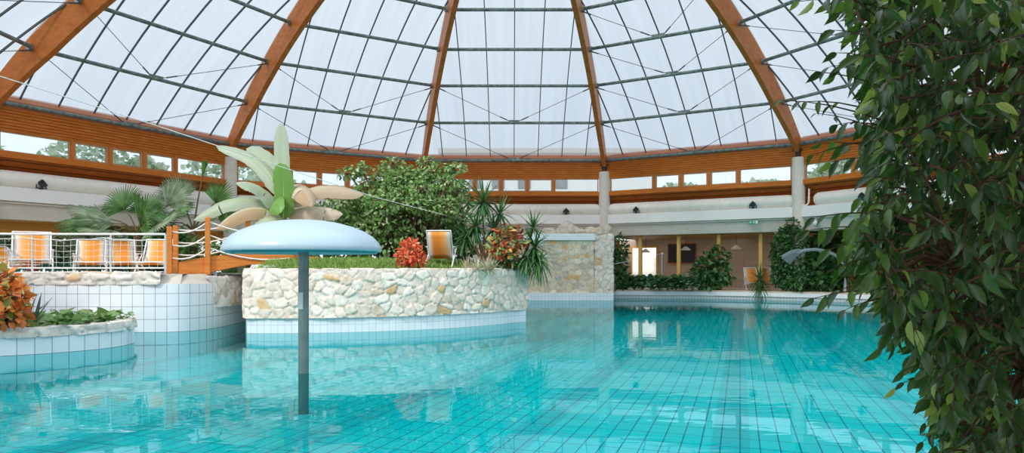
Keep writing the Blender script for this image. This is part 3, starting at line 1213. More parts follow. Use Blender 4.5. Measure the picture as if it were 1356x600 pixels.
# ------------------------------------------------------------------ stone fountain wall at the back
fw = frame_thing('wall_fountain', 'stone faced fountain wall with white ledge and tiled foot', 'stone wall', (2.8, 34, 0))
FP = [(-4.5, 33.9), (4.05, 33.9)]
tile_wall('tiled_foot', [(-4.5, 33.78), (5.0, 33.78), (5.0, 36.8)], -.62, .38, 'tile_small', fw, 0, .3)
PAL2 = [((.74, .60, .42), .4), ((.80, .70, .55), .25), ((.60, .50, .38), .15), ((.78, .46, .18), .10), ((.56, .50, .43), .06)]
stone_wall('stone_facing', FP, .37, 2.98, .30, .25, .03, fw, 9, .2, .05, PAL2)
stone_wall('stone_pier', [(4.1, 36), (4.1, 33.85), (4.98, 33.85), (4.98, 36.5)], .37, 3.25, .34, .30, .06, fw, 5, .4, .05)
mb = MB().box((-.2, 34.6, 3.13), (8.6, 1.75, .34))
obj('ledge', mb, M['curb'], fw, None, True, .02)
mb = MB().box((-.2, 34.8, 2.0), (8.5, 1.4, 2.4))
mb.box((4.55, 35.3, 1.8), (.75, 2.6, 2.7))
obj('core', mb, M['beige'], fw)


def rock(name, label, c, r, seed, mat='stone', group='rocks on the fountain ledge'):
    rs = random.Random(seed)
    vs, fs = [], []
    nu, nv = 14, 9
    ph = [rs.uniform(0, 6) for _ in range(6)]
    for i in range(nv + 1):
        th = PI * i / nv
        for k in range(nu):
            a = 2 * PI * k / nu
            q = 1 + .16 * math.sin(2 * a + ph[0]) + .12 * math.sin(3 * a + 2 * th + ph[1]) + .1 * math.sin(5 * th + ph[2] + a)
            q *= 1 + rs.uniform(-.06, .06) if 0 < i < nv else 1
            vs.append((c[0] + r[0] * q * math.sin(th) * math.cos(a), c[1] + r[1] * q * math.sin(th) * math.sin(a), max(c[2] - r[2] * .55, c[2] + r[2] * q * math.cos(th))))
    for i in range(nv):
        for k in range(nu):
            fs.append((i * nu + k, (i + 1) * nu + k, (i + 1) * nu + (k + 1) % nu, i * nu + (k + 1) % nu))
    o = obj(name, MB().add(vs, fs), M['rock'], None, 55)
    return tag(o, label, 'rock', group)


M['rock'] = plain('cream_rock', (.66, .56, .44), .9, 0, .2, .25, 6, .6)
ZL = 3.30
rock('ledge_rock', 'flat cream rock at the yucca end of the fountain ledge', (1.75, 34.1, ZL + .10), (.42, .3, .17), 1)
rock('ledge_rock', 'peaked cream rock, tallest on the fountain ledge, with thin jet', (2.75, 34.2, ZL + .2), (.55, .35, .36), 2)
rock('ledge_rock', 'low cream rock right after the tallest one on the fountain ledge', (3.38, 34.1, ZL + .09), (.28, .25, .16), 3)
rock('ledge_rock', 'broad flat cream rock between the tall rock and the stone pier', (3.9, 34.2, ZL + .12), (.30, .3, .21), 4)
rock('ledge_rock', 'orange tinted rock leaning against the stone pier top', (4.28, 33.95, 3.38), (.22, .2, .22), 5)
rock('ledge_rock', 'grey white rock capping the stone pier beside the slim column', (4.72, 34.2, 3.42), (.32, .3, .34), 6)

# ------------------------------------------------------------------ deck chair terrace
TF0 = [(-24, 14.5), (-17, 16.2), (-13, 16.95), (-10.6, 17.0), (-9.0, 17.0), (-8.15, 17.25), (-7.88, 18.2), (-7.9, 19.6), (-8.05, 20.95)]
TF = smooth_path(TF0, 3)
tr = frame_thing('terrace_wall', 'white tiled terrace wall with rough stone coping under the railing', 'terrace wall', (-11, 17, 0))
tile_wall('tiled_face', TF, -.62, 1.2, 'tile', tr, 0, .4)
TFc = [p for p in TF if p.x < -8.7 or p.y < 17.1] 
PALC = [((.66, .63, .58), .55), ((.72, .70, .66), .3), ((.62, .46, .30), .1), ((.55, .52, .48), .05)]
stone_wall('stone_coping', TFc, 1.19, 1.47, .55, .16, .05, tr, 21, .4, .035, PALC)
mb = MB()
tl = [p for p in TF]
rows = [[(p.x, p.y, 1.19) for p in tl], [(p.x - .35 if p.y > 17.2 else p.x, p.y + .35, 1.44) for p in tl], [(min(p.x, -8.6) - .4, 28.0, 1.44) for p in tl]]
mb.grid(rows)
obj('terrace_floor', mb, M['terrace'], tr)
stone_wall('stone_quoin', [(-8.02, 18.1), (-7.82, 18.6), (-7.8, 19.9)], .55, 1.35, .3, .3, .05, tr, 33, .15, .04, PALC)

# low planter closing the channel under the bridge
cp = frame_thing('channel_planter', 'low white tiled planter closing the channel under the bridge', 'planter wall', (-7.4, 20.9, 0))
tile_wall('tiled_face', [(-8.6, 20.9), (-6.4, 20.9)], -.62, .55, 'tile', cp, 0, .3)
mb = MB().box((-7.5, 21.1, .6), (2.4, .45, .1))
obj('coping', mb, M['brickcap'], cp)
mb = MB().box((-7.5, 23, .5), (2.6, 3.6, .1))
obj('soil_bed', mb, M['soil'], cp)

# planter with the orange crotons
LP0 = [(-13.5, 10.6), (-11, 11.5), (-9.3, 12.35), (-8.5, 12.95), (-8.05, 13.6), (-7.95, 14.2), (-8.2, 15.0), (-9.2, 16.2), (-10.5, 17.2)]
LP = smooth_path(LP0, 3)
lp = frame_thing('planter_bed', 'low white tiled planter with stone rim below the terrace wall', 'planter wall', (-9.5, 14, 0))
tile_wall('tiled_face', LP, -.62, .33, 'tile', lp, 0, .3)
stone_wall('stone_rim', LP, .32, .47, .5, .14, .045, lp, 41, .38, .03, PALC)
mb = MB()
mb.prism([(p.x - .2, p.y + .15) for p in LP] + [(-14, 17), (-15, 11)], .3, .47)
obj('bed_soil', mb, M['soil'], lp)

# ------------------------------------------------------------------ railing with rope net
RP0 = [(-16, 16.45), (-13, 17.15), (-10.6, 17.22), (-9.2, 17.22), (-8.72, 17.25)]
RPs = resample(smooth_path(RP0, 2), .09)
rl = thing('net_railing', 'grey metal railing strung with a white rope net on the terrace coping', 'railing', (-11, 17.2, 1.47))
ZB, ZT = 1.60, 2.45
obj('top_rail', MB().tube([(p.x, p.y, ZT) for p in RPs], .028, 8), M['grail'], rl, 40)
obj('bottom_rail', MB().tube([(p.x, p.y, ZB) for p in RPs], .02, 8), M['grail'], rl, 40)
for xx in (-15.2, -12.05, -10.05, -8.72):
    q = min(RPs, key=lambda p: abs(p.x - xx))
    obj('railing_post', MB().tube([(q.x, q.y, 1.47), (q.x, q.y, ZT)], .026, 8), M['grail'], rl, 40)
net = MB()
nsag = lambda p: ZT - .10 - .05 * abs(math.sin(p.x * 1.55 + .2))
for k in range(0, len(RPs), 2):
    p = RPs[k]
    net.tube([(p.x, p.y - .02, ZB), (p.x + random.uniform(-.012, .012), p.y - .03, (ZB + nsag(p)) / 2), (p.x, p.y - .02, nsag(p))], .0048, 4, False)
for f in (.2, .4, .6, .8, 1.0):
    net.tube([(p.x, p.y - .025, ZB + (nsag(p) - ZB) * f + .008 * math.sin(i * .9)) for i, p in enumerate(RPs)], 0.011 if f == 1 else .0048, 4, False)
obj('rope_net', net, M['rope'], rl, 60)

# ------------------------------------------------------------------ footbridge
BA, BB = Vector((-8.96, 18.45, 0)), Vector((-5.55, 19.6, 0))
bt = thing('footbridge', 'arched orange timber footbridge with rope handrails between terrace and island', 'footbridge', (BA.x, BA.y, 1.3))
bd = (BB - BA)
bl = bd.length
bx = bd.normalized()
by = Vector((-bx.y, bx.x, 0))


def bz(s):
    return 2.02 - (.26 * ((s - .6) / .6) ** 2 if s < .6 else .12 * ((s - .6) / .4) ** 2)


for k, off in enumerate((0, .95)):
    rows = []
    for i in range(21):
        s = i / 20
        c = BA + bx * bl * s + by * off
        zt = bz(s)
        zb = zt - (.52 - .2 * min(1, s / .5))
        rows.append([c + Vector((0, 0, zb)) - by * .06, c + Vector((0, 0, zb)) + by * .06, c + Vector((0, 0, zt)) + by * .06, c + Vector((0, 0, zt)) - by * .06, c + Vector((0, 0, zb)) - by * .06])
    mb = MB().grid(rows)
    mb.f += [(0, 1, 2, 3), (103, 102, 101, 100)]
    obj('arched_beam', mb, M['bridge'], bt, 30)
mb = MB()
for i in range(16):
    s = (i + .5) / 16
    c = BA + bx * bl * s + by * .475
    mb.box(c + Vector((0, 0, bz(s) - .1)), (bl / 16 * .9, .85, .05), math.atan2(bx.y, bx.x))
obj('deck_planks', mb, M['bridge'], bt)
mb = MB()
for s in (.25, .7):
    c = BA + bx * bl * s + by * .475
    mb.box(c + Vector((0, 0, bz(s) - .52)), (.1, 1.15, .1), math.atan2(bx.y, bx.x))
    mb.bar(c - by * .5 + Vector((0, 0, bz(s) - .5)), c + by * .5 + bx * .9 + Vector((0, 0, bz(s) - .55)), .05, .05)
obj('steel_bracing', mb, M['steel'], bt)
PS = [(-.06, 1.45, 2.71), (.2, 1.42, 2.98), (.8, 1.6, 2.7)]
tops = {}
for k, off in enumerate((-.1, 1.05)):
    for s, z0, z1 in PS:
        if off > 0:
            s, z1 = {-.06: (-.06, 2.8), .2: (.47, 3.19), .8: (.85, 2.8)}[s]
        c = BA + bx * bl * s + by * off
        mb = MB().box(c + Vector((0, 0, (z0 + z1) / 2)), (.13, .13, z1 - z0), math.atan2(bx.y, bx.x))
        po = obj('bridge_post', mb, M['bridge'], bt, None, True, .012)
        tops[(k, z0)] = (c, z1)
    for fr in (.12, .5, .86):
        pts = []
        prev = None
        for (s, z0, z1) in PS:
            c, zt = tops[(k, z0)]
            q = c + Vector((0, 0, zt - fr * .95))
            if prev is not None:
                for i in range(1, 9):
                    e = i / 8
                    w = prev.lerp(q, e)
                    w.z -= .16 * 4 * e * (1 - e)
                    pts.append(w)
            else:
                pts.append(q)
            prev = q
        obj('hand_rope', MB().tube(pts, .022, 6), M['rope'], bt, 60)

# ------------------------------------------------------------------ water mushroom
mc = P(402, 494, 10.45)
mc.z = 0
ms = thing('water_mushroom', 'pale blue mushroom shaped water canopy on a grey-green pole in the pool', 'water fountain', (mc.x, mc.y, -.62))
prof = []
for i in range(13):
    a = i / 12
    prof.append((1.04 * math.sin(a * PI / 2) if i else 0.001, 1.96 + .375 * math.cos(a * PI / 2) ** .9))
prof = [(0.001, 2.335), (.15, 2.332), (.35, 2.315), (.55, 2.28), (.75, 2.225), (.92, 2.155), (1.04, 2.08), (1.12, 2.0), (1.16, 1.93), (1.175, 1.87), (1.16, 1.85), (1.12, 1.855)]
obj('canopy', MB().lathe(prof, (mc.x, mc.y, 0), 64), M['shroom'], ms, 60)
obj('canopy_underside', MB().lathe([(1.13, 1.86), (1.10, 1.82), (.9, 1.845), (.5, 1.9), (.1, 1.95), (.07, 1.96)], (mc.x, mc.y, 0), 64), M['shroomrim'], ms, 60)
obj('pole', MB().lathe([(.0, -.62), (.078, -.62), (.078, 1.95), (0, 1.95)], (mc.x, mc.y, 0), 20), M['shroompole'], ms, 40)
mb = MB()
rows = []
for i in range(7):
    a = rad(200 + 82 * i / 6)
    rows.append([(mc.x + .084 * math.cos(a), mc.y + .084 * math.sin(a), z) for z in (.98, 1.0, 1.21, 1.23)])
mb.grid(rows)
obj('sun_patch', mb, M['white'], ms, 60)  # patch of sunlight on the pole, put in as a thin white curved strip

# ------------------------------------------------------------------ deck chairs
def deck_chair(label, loc, rz, group):
    t = thing('deck_chair', label, 'deck chair', loc, rz, group)
    W = .30
    foot, head = Vector((0, -.05, .28)), Vector((0, .38, 1.02))
    d = (head - foot).normalized()
    nrm = Vector((0, -d.z, d.y))
    rows, uv = [], []
    for i in range(7):
        s = i / 6
        p = foot.lerp(head, s) - nrm * .05 * math.sin(PI * s)
        for x in (-1, -.5, 0, .5, 1):
            rows.append((x * W, p.y, p.z)); uv.append((x / 2 + .5, s))
    def gridf(r, c):
        return [(i * c + q, i * c + q + 1, (i + 1) * c + q + 1, (i + 1) * c + q) for i in range(r - 1) for q in range(c - 1)]
    mb = MB().add(rows, gridf(7, 5), uv)
    o = obj('backrest_sling', mb, M['sling'], t, 60, False)
    so = o.modifiers.new('cloth', 'SOLIDIFY'); so.thickness = .008
    rows, uv = [], []
    for i in range(6):
        s = i / 5
        p = foot.lerp(Vector((0, -.62, .34)), s) - Vector((0, 0, .05 * math.sin(PI * s)))
        for x in (-1, -.5, 0, .5, 1):
            rows.append((x * W, p.y, p.z)); uv.append((x / 2 + .5, s))
    o = obj('seat_sling', MB().add(rows, gridf(6, 5), uv), M['sling'], t, 60, False)
    so = o.modifiers.new('cloth', 'SOLIDIFY'); so.thickness = .008
    f = MB()
    for sg in (-1, 1):
        x = sg * (W + .025)
        f.tube([(x, -.05, .24), (x, .39, 1.05)], .017, 8)
    f.tube([(-W - .025, .39, 1.05), (W + .025, .39, 1.05)], .017, 8)
    obj('back_frame', f, M['white'], t, 40, False)
    f = MB()
    for sg in (-1, 1):
        x = sg * (W + .04)
        f.tube([(x, .08, .27), (x, -.64, .35)], .016, 8)
    f.tube([(-W - .04, -.64, .35), (W + .04, -.64, .35)], .016, 8)
    obj('seat_frame', f, M['white'], t, 40, False)
    for sg in (-1, 1):
        x = sg * (W + .06)
        obj('leg', MB().tube([(x, -.52, .015), (x, .12, .60)], .015, 8), M['white'], t, 40, False)
        obj('leg', MB().tube([(x, .46, .015), (x, -.38, .58)], .015, 8), M['white'], t, 40, False)
        a = MB().box((x, -.12, .60), (.05, .56, .025))
        obj('armrest', a, M['white'], t, None, False, .006)
    return t


ZTER = 1.44
GR = 'striped deck chairs'
ch = deck_chair('orange striped deck chair nearest the railing post at the outer terrace end, widest in view', (P(47, 0, 18.0).x, 17.85, ZTER), rad(33), GR)
ch.scale = (1.28, 1, 1.06)
for px, d, rz, lb in ((120, 19.4, 28, 'orange striped deck chair in the middle of the terrace, upright behind the rope net'),
                      (161, 19.9, 33, 'narrow looking orange deck chair half overlapped by a railing post, middle of terrace'),
                      (206, 19.3, 10, 'pale orange deck chair turned aside, next to the footbridge end of the railing'),
                      (12, 18.9, 82, 'orange deck chair seen side-on and reclined, behind the orange croton')):
    c = dup(ch, (P(px, 0, d).x, d, ZTER), rad(rz), lb)
    c.scale = (1.08, 1, .93) if px != 12 else (1, 1, .72)
xi, di = P(584, 0, 19.6).x, 19.6
dup(ch, (xi, di, mound_z(xi, di) - .03), rad(176), 'orange striped deck chair standing on the grass of the island').scale = (1.06, 1, .98)
FB = bpy.data.objects
dup(ch, (P(997, 0, 35.7).x, 35.7, .455), rad(-6), 'orange deck chair on the far bank, partly behind the hanging yucca').scale = (1.2, 1, 1.1)
dup(ch, (P(1015, 0, 35.6).x, 35.6, .455), rad(10), 'orange deck chair on the far bank beside the ivy covered shrub').scale = (1.2, 1, 1.1)

# ------------------------------------------------------------------ rope across the pool and its mast
mx = P(877, 386, 36.2)
mst = thing('rope_mast', 'thin white mast on the far bank in front of the arcade', 'mast', (mx.x, 36.3, .45))
obj('pole', MB().tube([(mx.x, 36.3, .45), (mx.x, 36.3, 2.42)], [.035, .03], 8), M['steelwhite'], mst, 40)
obj('pulley', MB().tube([(mx.x, 36.24, 2.37), (mx.x, 36.36, 2.37)], .06, 10), M['steelwhite'], mst, 40)
pts = []
A_ = Vector((mx.x, 36.28, 2.37))
keys = [(877, 335.5, 0.0), (851, 342, None), (815, 349.5, None), (770, 341, None), (720, 325, None), (620, 293, None), (500, 262, None), (403, 231, None), (360, 217, None), (200, 164, None), (0, 101, None), (-120, 62, None)]
DX, DY = -10.9, -17.0
for (x, y, _) in keys:
    k = (x - CX) / F
    s = (A_.x - k * A_.y) / (k * DY - DX)
    d = A_.y + s * DY
    pts.append((A_.x + s * DX, d, EYE - (y - HY) * d / F))
o = obj('pool_rope', MB().tube(pts, .009, 6), M['rope'], None, 60)
tag(o, 'long white rope sagging across the pool from the far mast', 'rope')

# ------------------------------------------------------------------ arcade on the back right
def bay_px(j, px, a, z):
    """point on bay j at apothem a whose sight line passes photo column px"""
    u = vert_dir(30 * j)
    k = (px - CX) / F
    y = (a + C0.x * u.x + C0.y * u.y) / (k * u.x + u.y)
    return Vector((k * y, y, z))


AB = A0 + 6.0
bw = frame_thing('wall_arcade', 'brown tiled back wall of the arcade behind the yellow posts', 'wall', bay(1, 0, AB, .44))
mb = MB()
vs, uv = [], []
sA, sB = -7.0, 9.5
# bright doorway and dark panel break the wall
def wall_piece(s0, s1, z0, z1):
    b = len(vs)
    for (s, z) in ((s0, z0), (s1, z0), (s1, z1), (s0, z1)):
        vs.append(bay(1, s, AB, z)); uv.append((s, z))
    return (b, b + 1, b + 2, b + 3)
def s_of(px):
    p = bay_px(1, px, AB, 0)
    u = vert_dir(30)
    return (p.x - C0.x) * u.y - (p.y - C0.y) * u.x
d0, d1 = s_of(837), s_of(869)
fs = [wall_piece(sA, d0, .44, 3.48), wall_piece(d0, d1, 2.95, 3.48), wall_piece(d1, sB, .44, 3.48)]
mb.add(vs, fs, uv)
obj('tiled_wall', mb, M['back'], bw)
door = frame_thing('door_1', 'bright open doorway in the arcade back wall', 'doorway', bay(1, (d0 + d1) / 2, AB, .44))
mb = MB()
for (a, b, z0, z1) in ((d0 - .1, d0, .44, 3.0), (d1, d1 + .1, .44, 3.0), (d0 - .1, d1 + .1, 2.95, 3.08)):
    bay_box(mb, 1, a, b, AB - .06, AB + .1, z0, z1)
obj('door_frame', mb, M['post'], door)
mb = MB()
bay_box(mb, 1, d0 - 1, d1 + 1, AB + 2.6, AB + 2.7, .44, 3.4)
obj('room_wall', mb, M['doorlight'], door)
mb = MB()
bay_box(mb, 1, s_of(828), s_of(835), AB - 2.2, AB - 1.9, .44, 3.48)
struct(obj('trim_1', mb, M['darkwood']), 'dark brown timber post beside the arcade doorway', 'post')
pn = thing('wall_panel', 'large dark rectangular panel hung on the arcade back wall', 'wall panel', bay(1, s_of(903), AB - .08, 2.0))
mb = MB()
s0, s1 = s_of(886), s_of(921)
bay_box(mb, 1, s0, s1, AB - .1, AB - .005, 1.95, 3.15)
obj('panel_board', mb, M['dark'], pn)
mb = MB()
for (a, b, z0, z1) in ((s0 - .05, s1 + .05, 1.9, 1.96), (s0 - .05, s1 + .05, 3.14, 3.2), (s0 - .05, s0, 1.96, 3.14), (s1, s1 + .05, 1.96, 3.14)):
    bay_box(mb, 1, a, b, AB - .12, AB - .004, z0, z1)
obj('panel_frame', mb, M['darkwood'], pn)
for px, lb in ((848, 'yellow timber post crossing the bright arcade doorway'), (899, 'yellow timber post in the middle of the arcade, before the dark panel'),
               (952, 'yellow timber post above the small fig shrub on the far bank'), (1007.5, 'yellow timber post rising behind the hanging yucca and deck chairs')):
    p = bay_px(1, px, A0 + .95, .44)
    t = thing('arcade_post', lb, 'post', p, 0, 'yellow posts of the arcade')
    obj('shaft', MB().box((p.x, p.y, (.45 + lift(3.48)) / 2), (.19, .19, lift(3.48) - .45), -rad(30)), M['post'], t, None, True, .012)
    obj('foot_plate', MB().box((p.x, p.y, .455), (.28, .28, .03), -rad(30)), M['dark'], t)
for px, py, lb in ((855, 334, 'grey dome pendant lamp hanging before the bright arcade doorway'), (908, 331, 'white cone pendant lamp hanging before the dark wall panel'),
                   (975, 329.5, 'white cone pendant lamp hanging alone above the orange deck chairs')):
    p = bay_px(1, px, A0 + 2.6, 0)
    p.z = EYE - (py - HY) * p.y / F
    t = thing('pendant_lamp', lb, 'pendant lamp', p, 0, 'pendant lamps in the arcade')
    obj('lamp_shade', MB().lathe([(.03, .2), (.07, .19), (.14, .13), (.27, .02), (.28, -.02), (.26, -.02), (.12, .11), (.03, .16)], p, 24), M['lampwhite'] if px != 855 else M['steelwhite'], t, 50)
    obj('lamp_cord', MB().tube([(p.x, p.y, p.z + .18), (p.x, p.y, lift(3.49))], .012, 5), M['dark'], t)
    bm_ = MB().lathe([(.001, -.01), (.05, .01), (.055, .05), (.03, .11), (.001, .12)], p, 12)
    e, nt, out = new_mat('bulb')
    em = N(nt, 'Emission'); em.inputs[0].default_value = (1, .82, .55, 1); em.inputs[1].default_value = 3
    nt.links.new(em.outputs[0], out.inputs[0])
    obj('bulb', bm_, e, t, 60)
li = bpy.data.lights.new('room_lamp', 'AREA')
li.energy, li.size, li.color = 22, 1.6, (1, .95, .86)
lo = bpy.data.objects.new('room_lamp', li)
pp_ = bay(1, (d0 + d1) / 2, AB + 1.4, 3.3)
lo.location = pp_
COL.objects.link(lo)

# unseen area lights added under the arcade ceilings as warm fill
for j, s_, a_, e_ in ((1, -3.0, 3.6, 13), (1, .5, 3.6, 13), (1, 4.2, 3.6, 13), (-2, 0, 3.8, 16), (-2, 4, 3.8, 12), (2, -2.5, 2.6, 12)):
    li = bpy.data.lights.new('arcade_fill', 'AREA')
    li.energy, li.size, li.color = e_, 3.4, (1, .88, .70)
    lo = bpy.data.objects.new('arcade_fill', li)
    lo.location = bay(j, s_, A0 + a_, 3.46)
    COL.objects.link(lo)

# soffit bay end wall and exit sign
ep = bay_px(1, 998, A0 - .2, 0)
ep = Vector((ep.x, ep.y, 0))
u = vert_dir(30)
tt = Vector((u.y, -u.x, 0))
uu = Vector((u.x, u.y, 0))
ze = EYE - (294.3 - HY) * ep.y / F
ex = thing('exit_sign', 'small green emergency exit sign with white running figure and arrow', 'exit sign', ep + Vector((0, 0, ze)))
m3 = Matrix((tt, uu, Vector((0, 0, 1)))).transposed()
obj('sign_box', MB().box(ep + Vector((0, 0, ze)), (.52, .06, .19), m=m3), M['exit'], ex)
sg = MB()
def sp(x, z):
    return ep + tt * x + Vector((0, 0, ze + z)) - uu * .034
def poly(pts):
    k = len(pts)
    vs_ = [sp(x, z) for x, z in pts] + [sp(x, z) + uu * .004 for x, z in pts]
    sg.add(vs_, [tuple(range(k)), tuple(range(2 * k - 1, k - 1, -1))] + [(i, k + i, k + (i + 1) % k, (i + 1) % k) for i in range(k)])
poly([(-.23, -.012), (-.15, -.012), (-.15, -.05), (-.09, 0), (-.15, .05), (-.15, .012), (-.23, .012)])
poly([(.1, -.075), (.21, -.075), (.21, .075), (.1, .075)])
poly([(.0, .0), (.035, -.01), (.055, .04), (.02, .05)])
poly([(.02, .055), (.045, .055), (.045, .08), (.02, .08)])
poly([(-.045, -.07), (-.03, -.075), (.02, .0), (.0, .01)])
poly([(.02, .0), (.04, -.01), (.06, -.07), (.045, -.075)])
poly([(-.04, .03), (-.035, .015), (.02, .035), (.02, .05)])
obj('running_figure', sg, M['white'], ex)
wm = thing('wall_lamp', 'small round white wall lamp beside the ivy covered column', 'wall lamp', bay(2, -4.1, A0 + .1, 3.86))
c = bay(2, -4.15, A0 - .05, 3.86)
obj('globe', MB().lathe([(.001, -.15), (.08, -.13), (.14, -.06), (.15, 0), (.14, .06), (.08, .13), (.001, .15)], c, 16), M['lampwhite'], wm, 60)
obj('bracket', MB().tube([c, c + Vector((0, 0, .3))], .03, 6), M['lampwhite'], wm)
# bent white pipe beside the column
c0 = bay(2, -4.65, A0 + .1, 4.65)
pp = thing('bent_pipe', 'thin white bent pipe beside the duct end near the column', 'pipe', c0)
obj('pipe', MB().tube([c0 + Vector((-.35, 0, .12)), c0 + Vector((-.1, 0, .14)), c0 + Vector((.02, 0, .3)), c0 + Vector((.04, 0, .95))], .05, 8), M['duct'], pp, 50)
# arcade of the right bay: orange back wall
mb = MB()
bay_box(mb, 2, -HALF - 1, HALF + 2, AB - 1.5, AB - 1.3, .44, 3.48)
struct(obj('wall_arcade_right', mb, M['orangebeam']), 'orange brown back wall of the arcade behind the fig leaves', 'wall')
mb = MB()
bay_box(mb, 0, -HALF - 1.5, HALF + 1.5, AB, AB + .2, .44, 3.48)
struct(obj('wall_arcade_back', mb, M['beige']), 'shaded back wall of the arcade behind the fountain wall', 'wall')
px_, py_ = bay(-2, -1.6, A0 + 1.8, 0).xy
p = bay_px(-2, 43, A0 + 1.85, 0)
o = obj('terrace_post', MB().box((p.x, p.y, (lift(3.05) - .62) / 2), (.32, .32, lift(3.05) + .62), rad(60)), M['redpost'], None, None, True, .015)
tag(o, 'dark red post under the orange beam behind the widest deck chair', 'post')

# ------------------------------------------------------------------ swan-neck shower on the far bank
b0 = P(1117, 384, 32.50)
sw = thing('swan_neck_spout', 'grey steel swan-neck water spout with flat fanned mouth on the far bank', 'water spout', (b0.x, b0.y + .35, .455))
path = [P(1119, 383.8, 32.80), P(1120, 366, 32.80), P(1117, 350, 32.75), P(1108, 339, 32.70), P(1095, 333, 32.60), P(1080, 330.5, 32.50), P(1066, 331.5, 32.30), P(1055, 335, 32.20)]
path[0].z = .45
obj('neck', MB().tube(path, [.085, .085, .085, .085, .085, .085, .08, .08], 10), M['steelwhite'], sw, 60)
mb = MB()
q0, q1 = P(1062, 332.5, 32.25), P(1041, 344.5, 32.00)
rows = []
for i in range(6):
    s = i / 5
    c = q0.lerp(q1, s) + Vector((0, 0, .1 * math.sin(PI * s)))
    w = .09 + .33 * s
    th_ = .07 + .01 * s
    y_ = Vector((.75, .66, -.35)).normalized()
    rows.append([c - y_ * w - Vector((0, 0, th_)), c + y_ * w - Vector((0, 0, th_)), c + y_ * w + Vector((0, 0, th_)), c - y_ * w + Vector((0, 0, th_)), c - y_ * w - Vector((0, 0, th_))])
mb.grid(rows)
mb.f += [(0, 1, 2, 3), (28, 27, 26, 25)]
obj('fan_mouth', mb, M['steelwhite'], sw, 40)

# ------------------------------------------------------------------ island planting
def lump(x, y, d, rx, rz_, ry=None):
    p = P(x, y, d)
    k = d / F
    return (tuple(p), (rx * k, (ry if ry else rx) * k, rz_ * k))


b = P(545, 345, 22.4); b.z = 1.7
lm = [lump(542, 285, 22.3, 58, 52), lump(505, 300, 22.0, 34, 40), lump(588, 292, 22.2, 28, 42), lump(540, 248, 22.3, 44, 24), lump(522, 325, 21.7, 34, 20)]
rs = random.Random(12)
for k in range(34):
    a = rad(-35 + 250 * k / 33)
    q = rs.uniform(.86, 1.14)
    lm.append(lump(540 + 76 * q * math.cos(a), 290 - 66 * q * math.sin(a), 22.2 + rs.uniform(-.9, .5), rs.uniform(7, 17), rs.uniform(5, 11)))
for k in range(14):
    lm.append(lump(rs.uniform(485, 600), rs.uniform(240, 325), 20.9 + rs.uniform(-.2, .3), rs.uniform(12, 20), rs.uniform(8, 14)))
lm += [lump(462, 230, 22.0, 16, 6), lump(478, 222, 22.0, 14, 6), lump(604, 222, 22.2, 14, 5), lump(520, 216, 22.2, 14, 6), lump(566, 214, 22.2, 14, 6), lump(470, 258, 22.3, 14, 8), lump(612, 248, 22.2, 10, 8)]
bush('leafy_shrub', 'big round green leafy shrub in the middle of the island', 'shrub', b, lm, 11000, .14, 'lf_bush', T_LEAF, None, .4, .09)
x, d = P(543, 0, 18.35).x, 18.35
z = mound_z(x, d)
bush('red_croton', 'bright red leafy plant at the grassy rim of the island before the big shrub', 'plant', (x, d, z - .02),
     [lump(543, 337, d, 15, 14), lump(535, 342, d, 10, 10), lump(553, 343, d, 9, 10), lump(544, 326, d, 9, 8)], 420, .15, 'lf_red', T_CROTON, None, -.1, .02)
x, d = P(672, 0, 19.75).x, 19.75
bush('red_croton', 'mixed red and green leafy plant beside the hanging yucca on the island', 'plant', (x, d, mound_z(x, d) - .03),
     [lump(670, 322, d, 16, 18), lump(660, 330, d, 12, 12), lump(684, 316, d, 10, 14), lump(672, 306, d, 10, 8), lump(668, 340, d, 16, 8)], 420, .22, 'lf_mix', T_CROTON, None, 0, .025)
x, d = P(630, 0, 18.9).x, 18.9
t = thing('pale_grass_tuft', 'pale straw coloured spiky tuft between the deck chair and the red-green plant', 'plant', (x, d, mound_z(x, d)))
f = MB()
for q in range(7):
    rosette(f, (x + random.uniform(-.45, .5), d + random.uniform(-.25, .3), mound_z(x, d) + .02), 26, .42, .03, 1.0, .1, 1.4)
obj('foliage', f, M['lf_pale'], t, 80)
d = 20.6
x = P(640, 0, d).x
yucca('yucca', 'tall dark green yucca with several spiky heads behind the pale tuft', (x, d, 1.75),
      [(P(640, 268, d), 60, .85, .07, .7, -1.1, 1.4), (P(630, 300, d), 60, .8, .07, .9, -1.2, 1.0), (P(655, 305, d + .3), 50, .75, .07, .9, -1.2, 1.2), (P(662, 283, d + .5), 40, .75, .06, .7, -.9, 1.3), (P(618, 312, d), 44, .75, .06, 1.0, -1.2, .9)])
d = 20.15
x = P(688, 0, d).x
yucca('yucca', 'spiky yucca drooping over the corner of the stone island', (x, d + .3, 1.6),
      [(P(706, 302, d), 36, .62, .06, .5, -.6, 1.45), (P(708, 328, d - .15), 70, .75, .065, 1.2, -1.4, 1.1), (P(714, 345, d - .2), 60, .8, .06, 1.3, -1.45, .6), (P(698, 340, d - .25), 46, .7, .06, 1.4, -1.4, .5)])
x, d = P(692, 0, 19.9).x, 20.0
bush('low_shrub', 'low dark green cushion plant at the foot of the drooping yucca', 'shrub', (P(682, 0, d).x, d, 1.6), [lump(680, 348, d, 13, 7), lump(664, 349, d - .3, 10, 6)], 260, .1, 'lf_dark', T_BROAD, None, 0, .02)

# banana plant
BD = 20.6
bn = thing('banana_plant', 'banana plant with large upright and arching leaves behind the blue canopy', 'plant', (P(381, 0, BD).x, BD, 1.65))


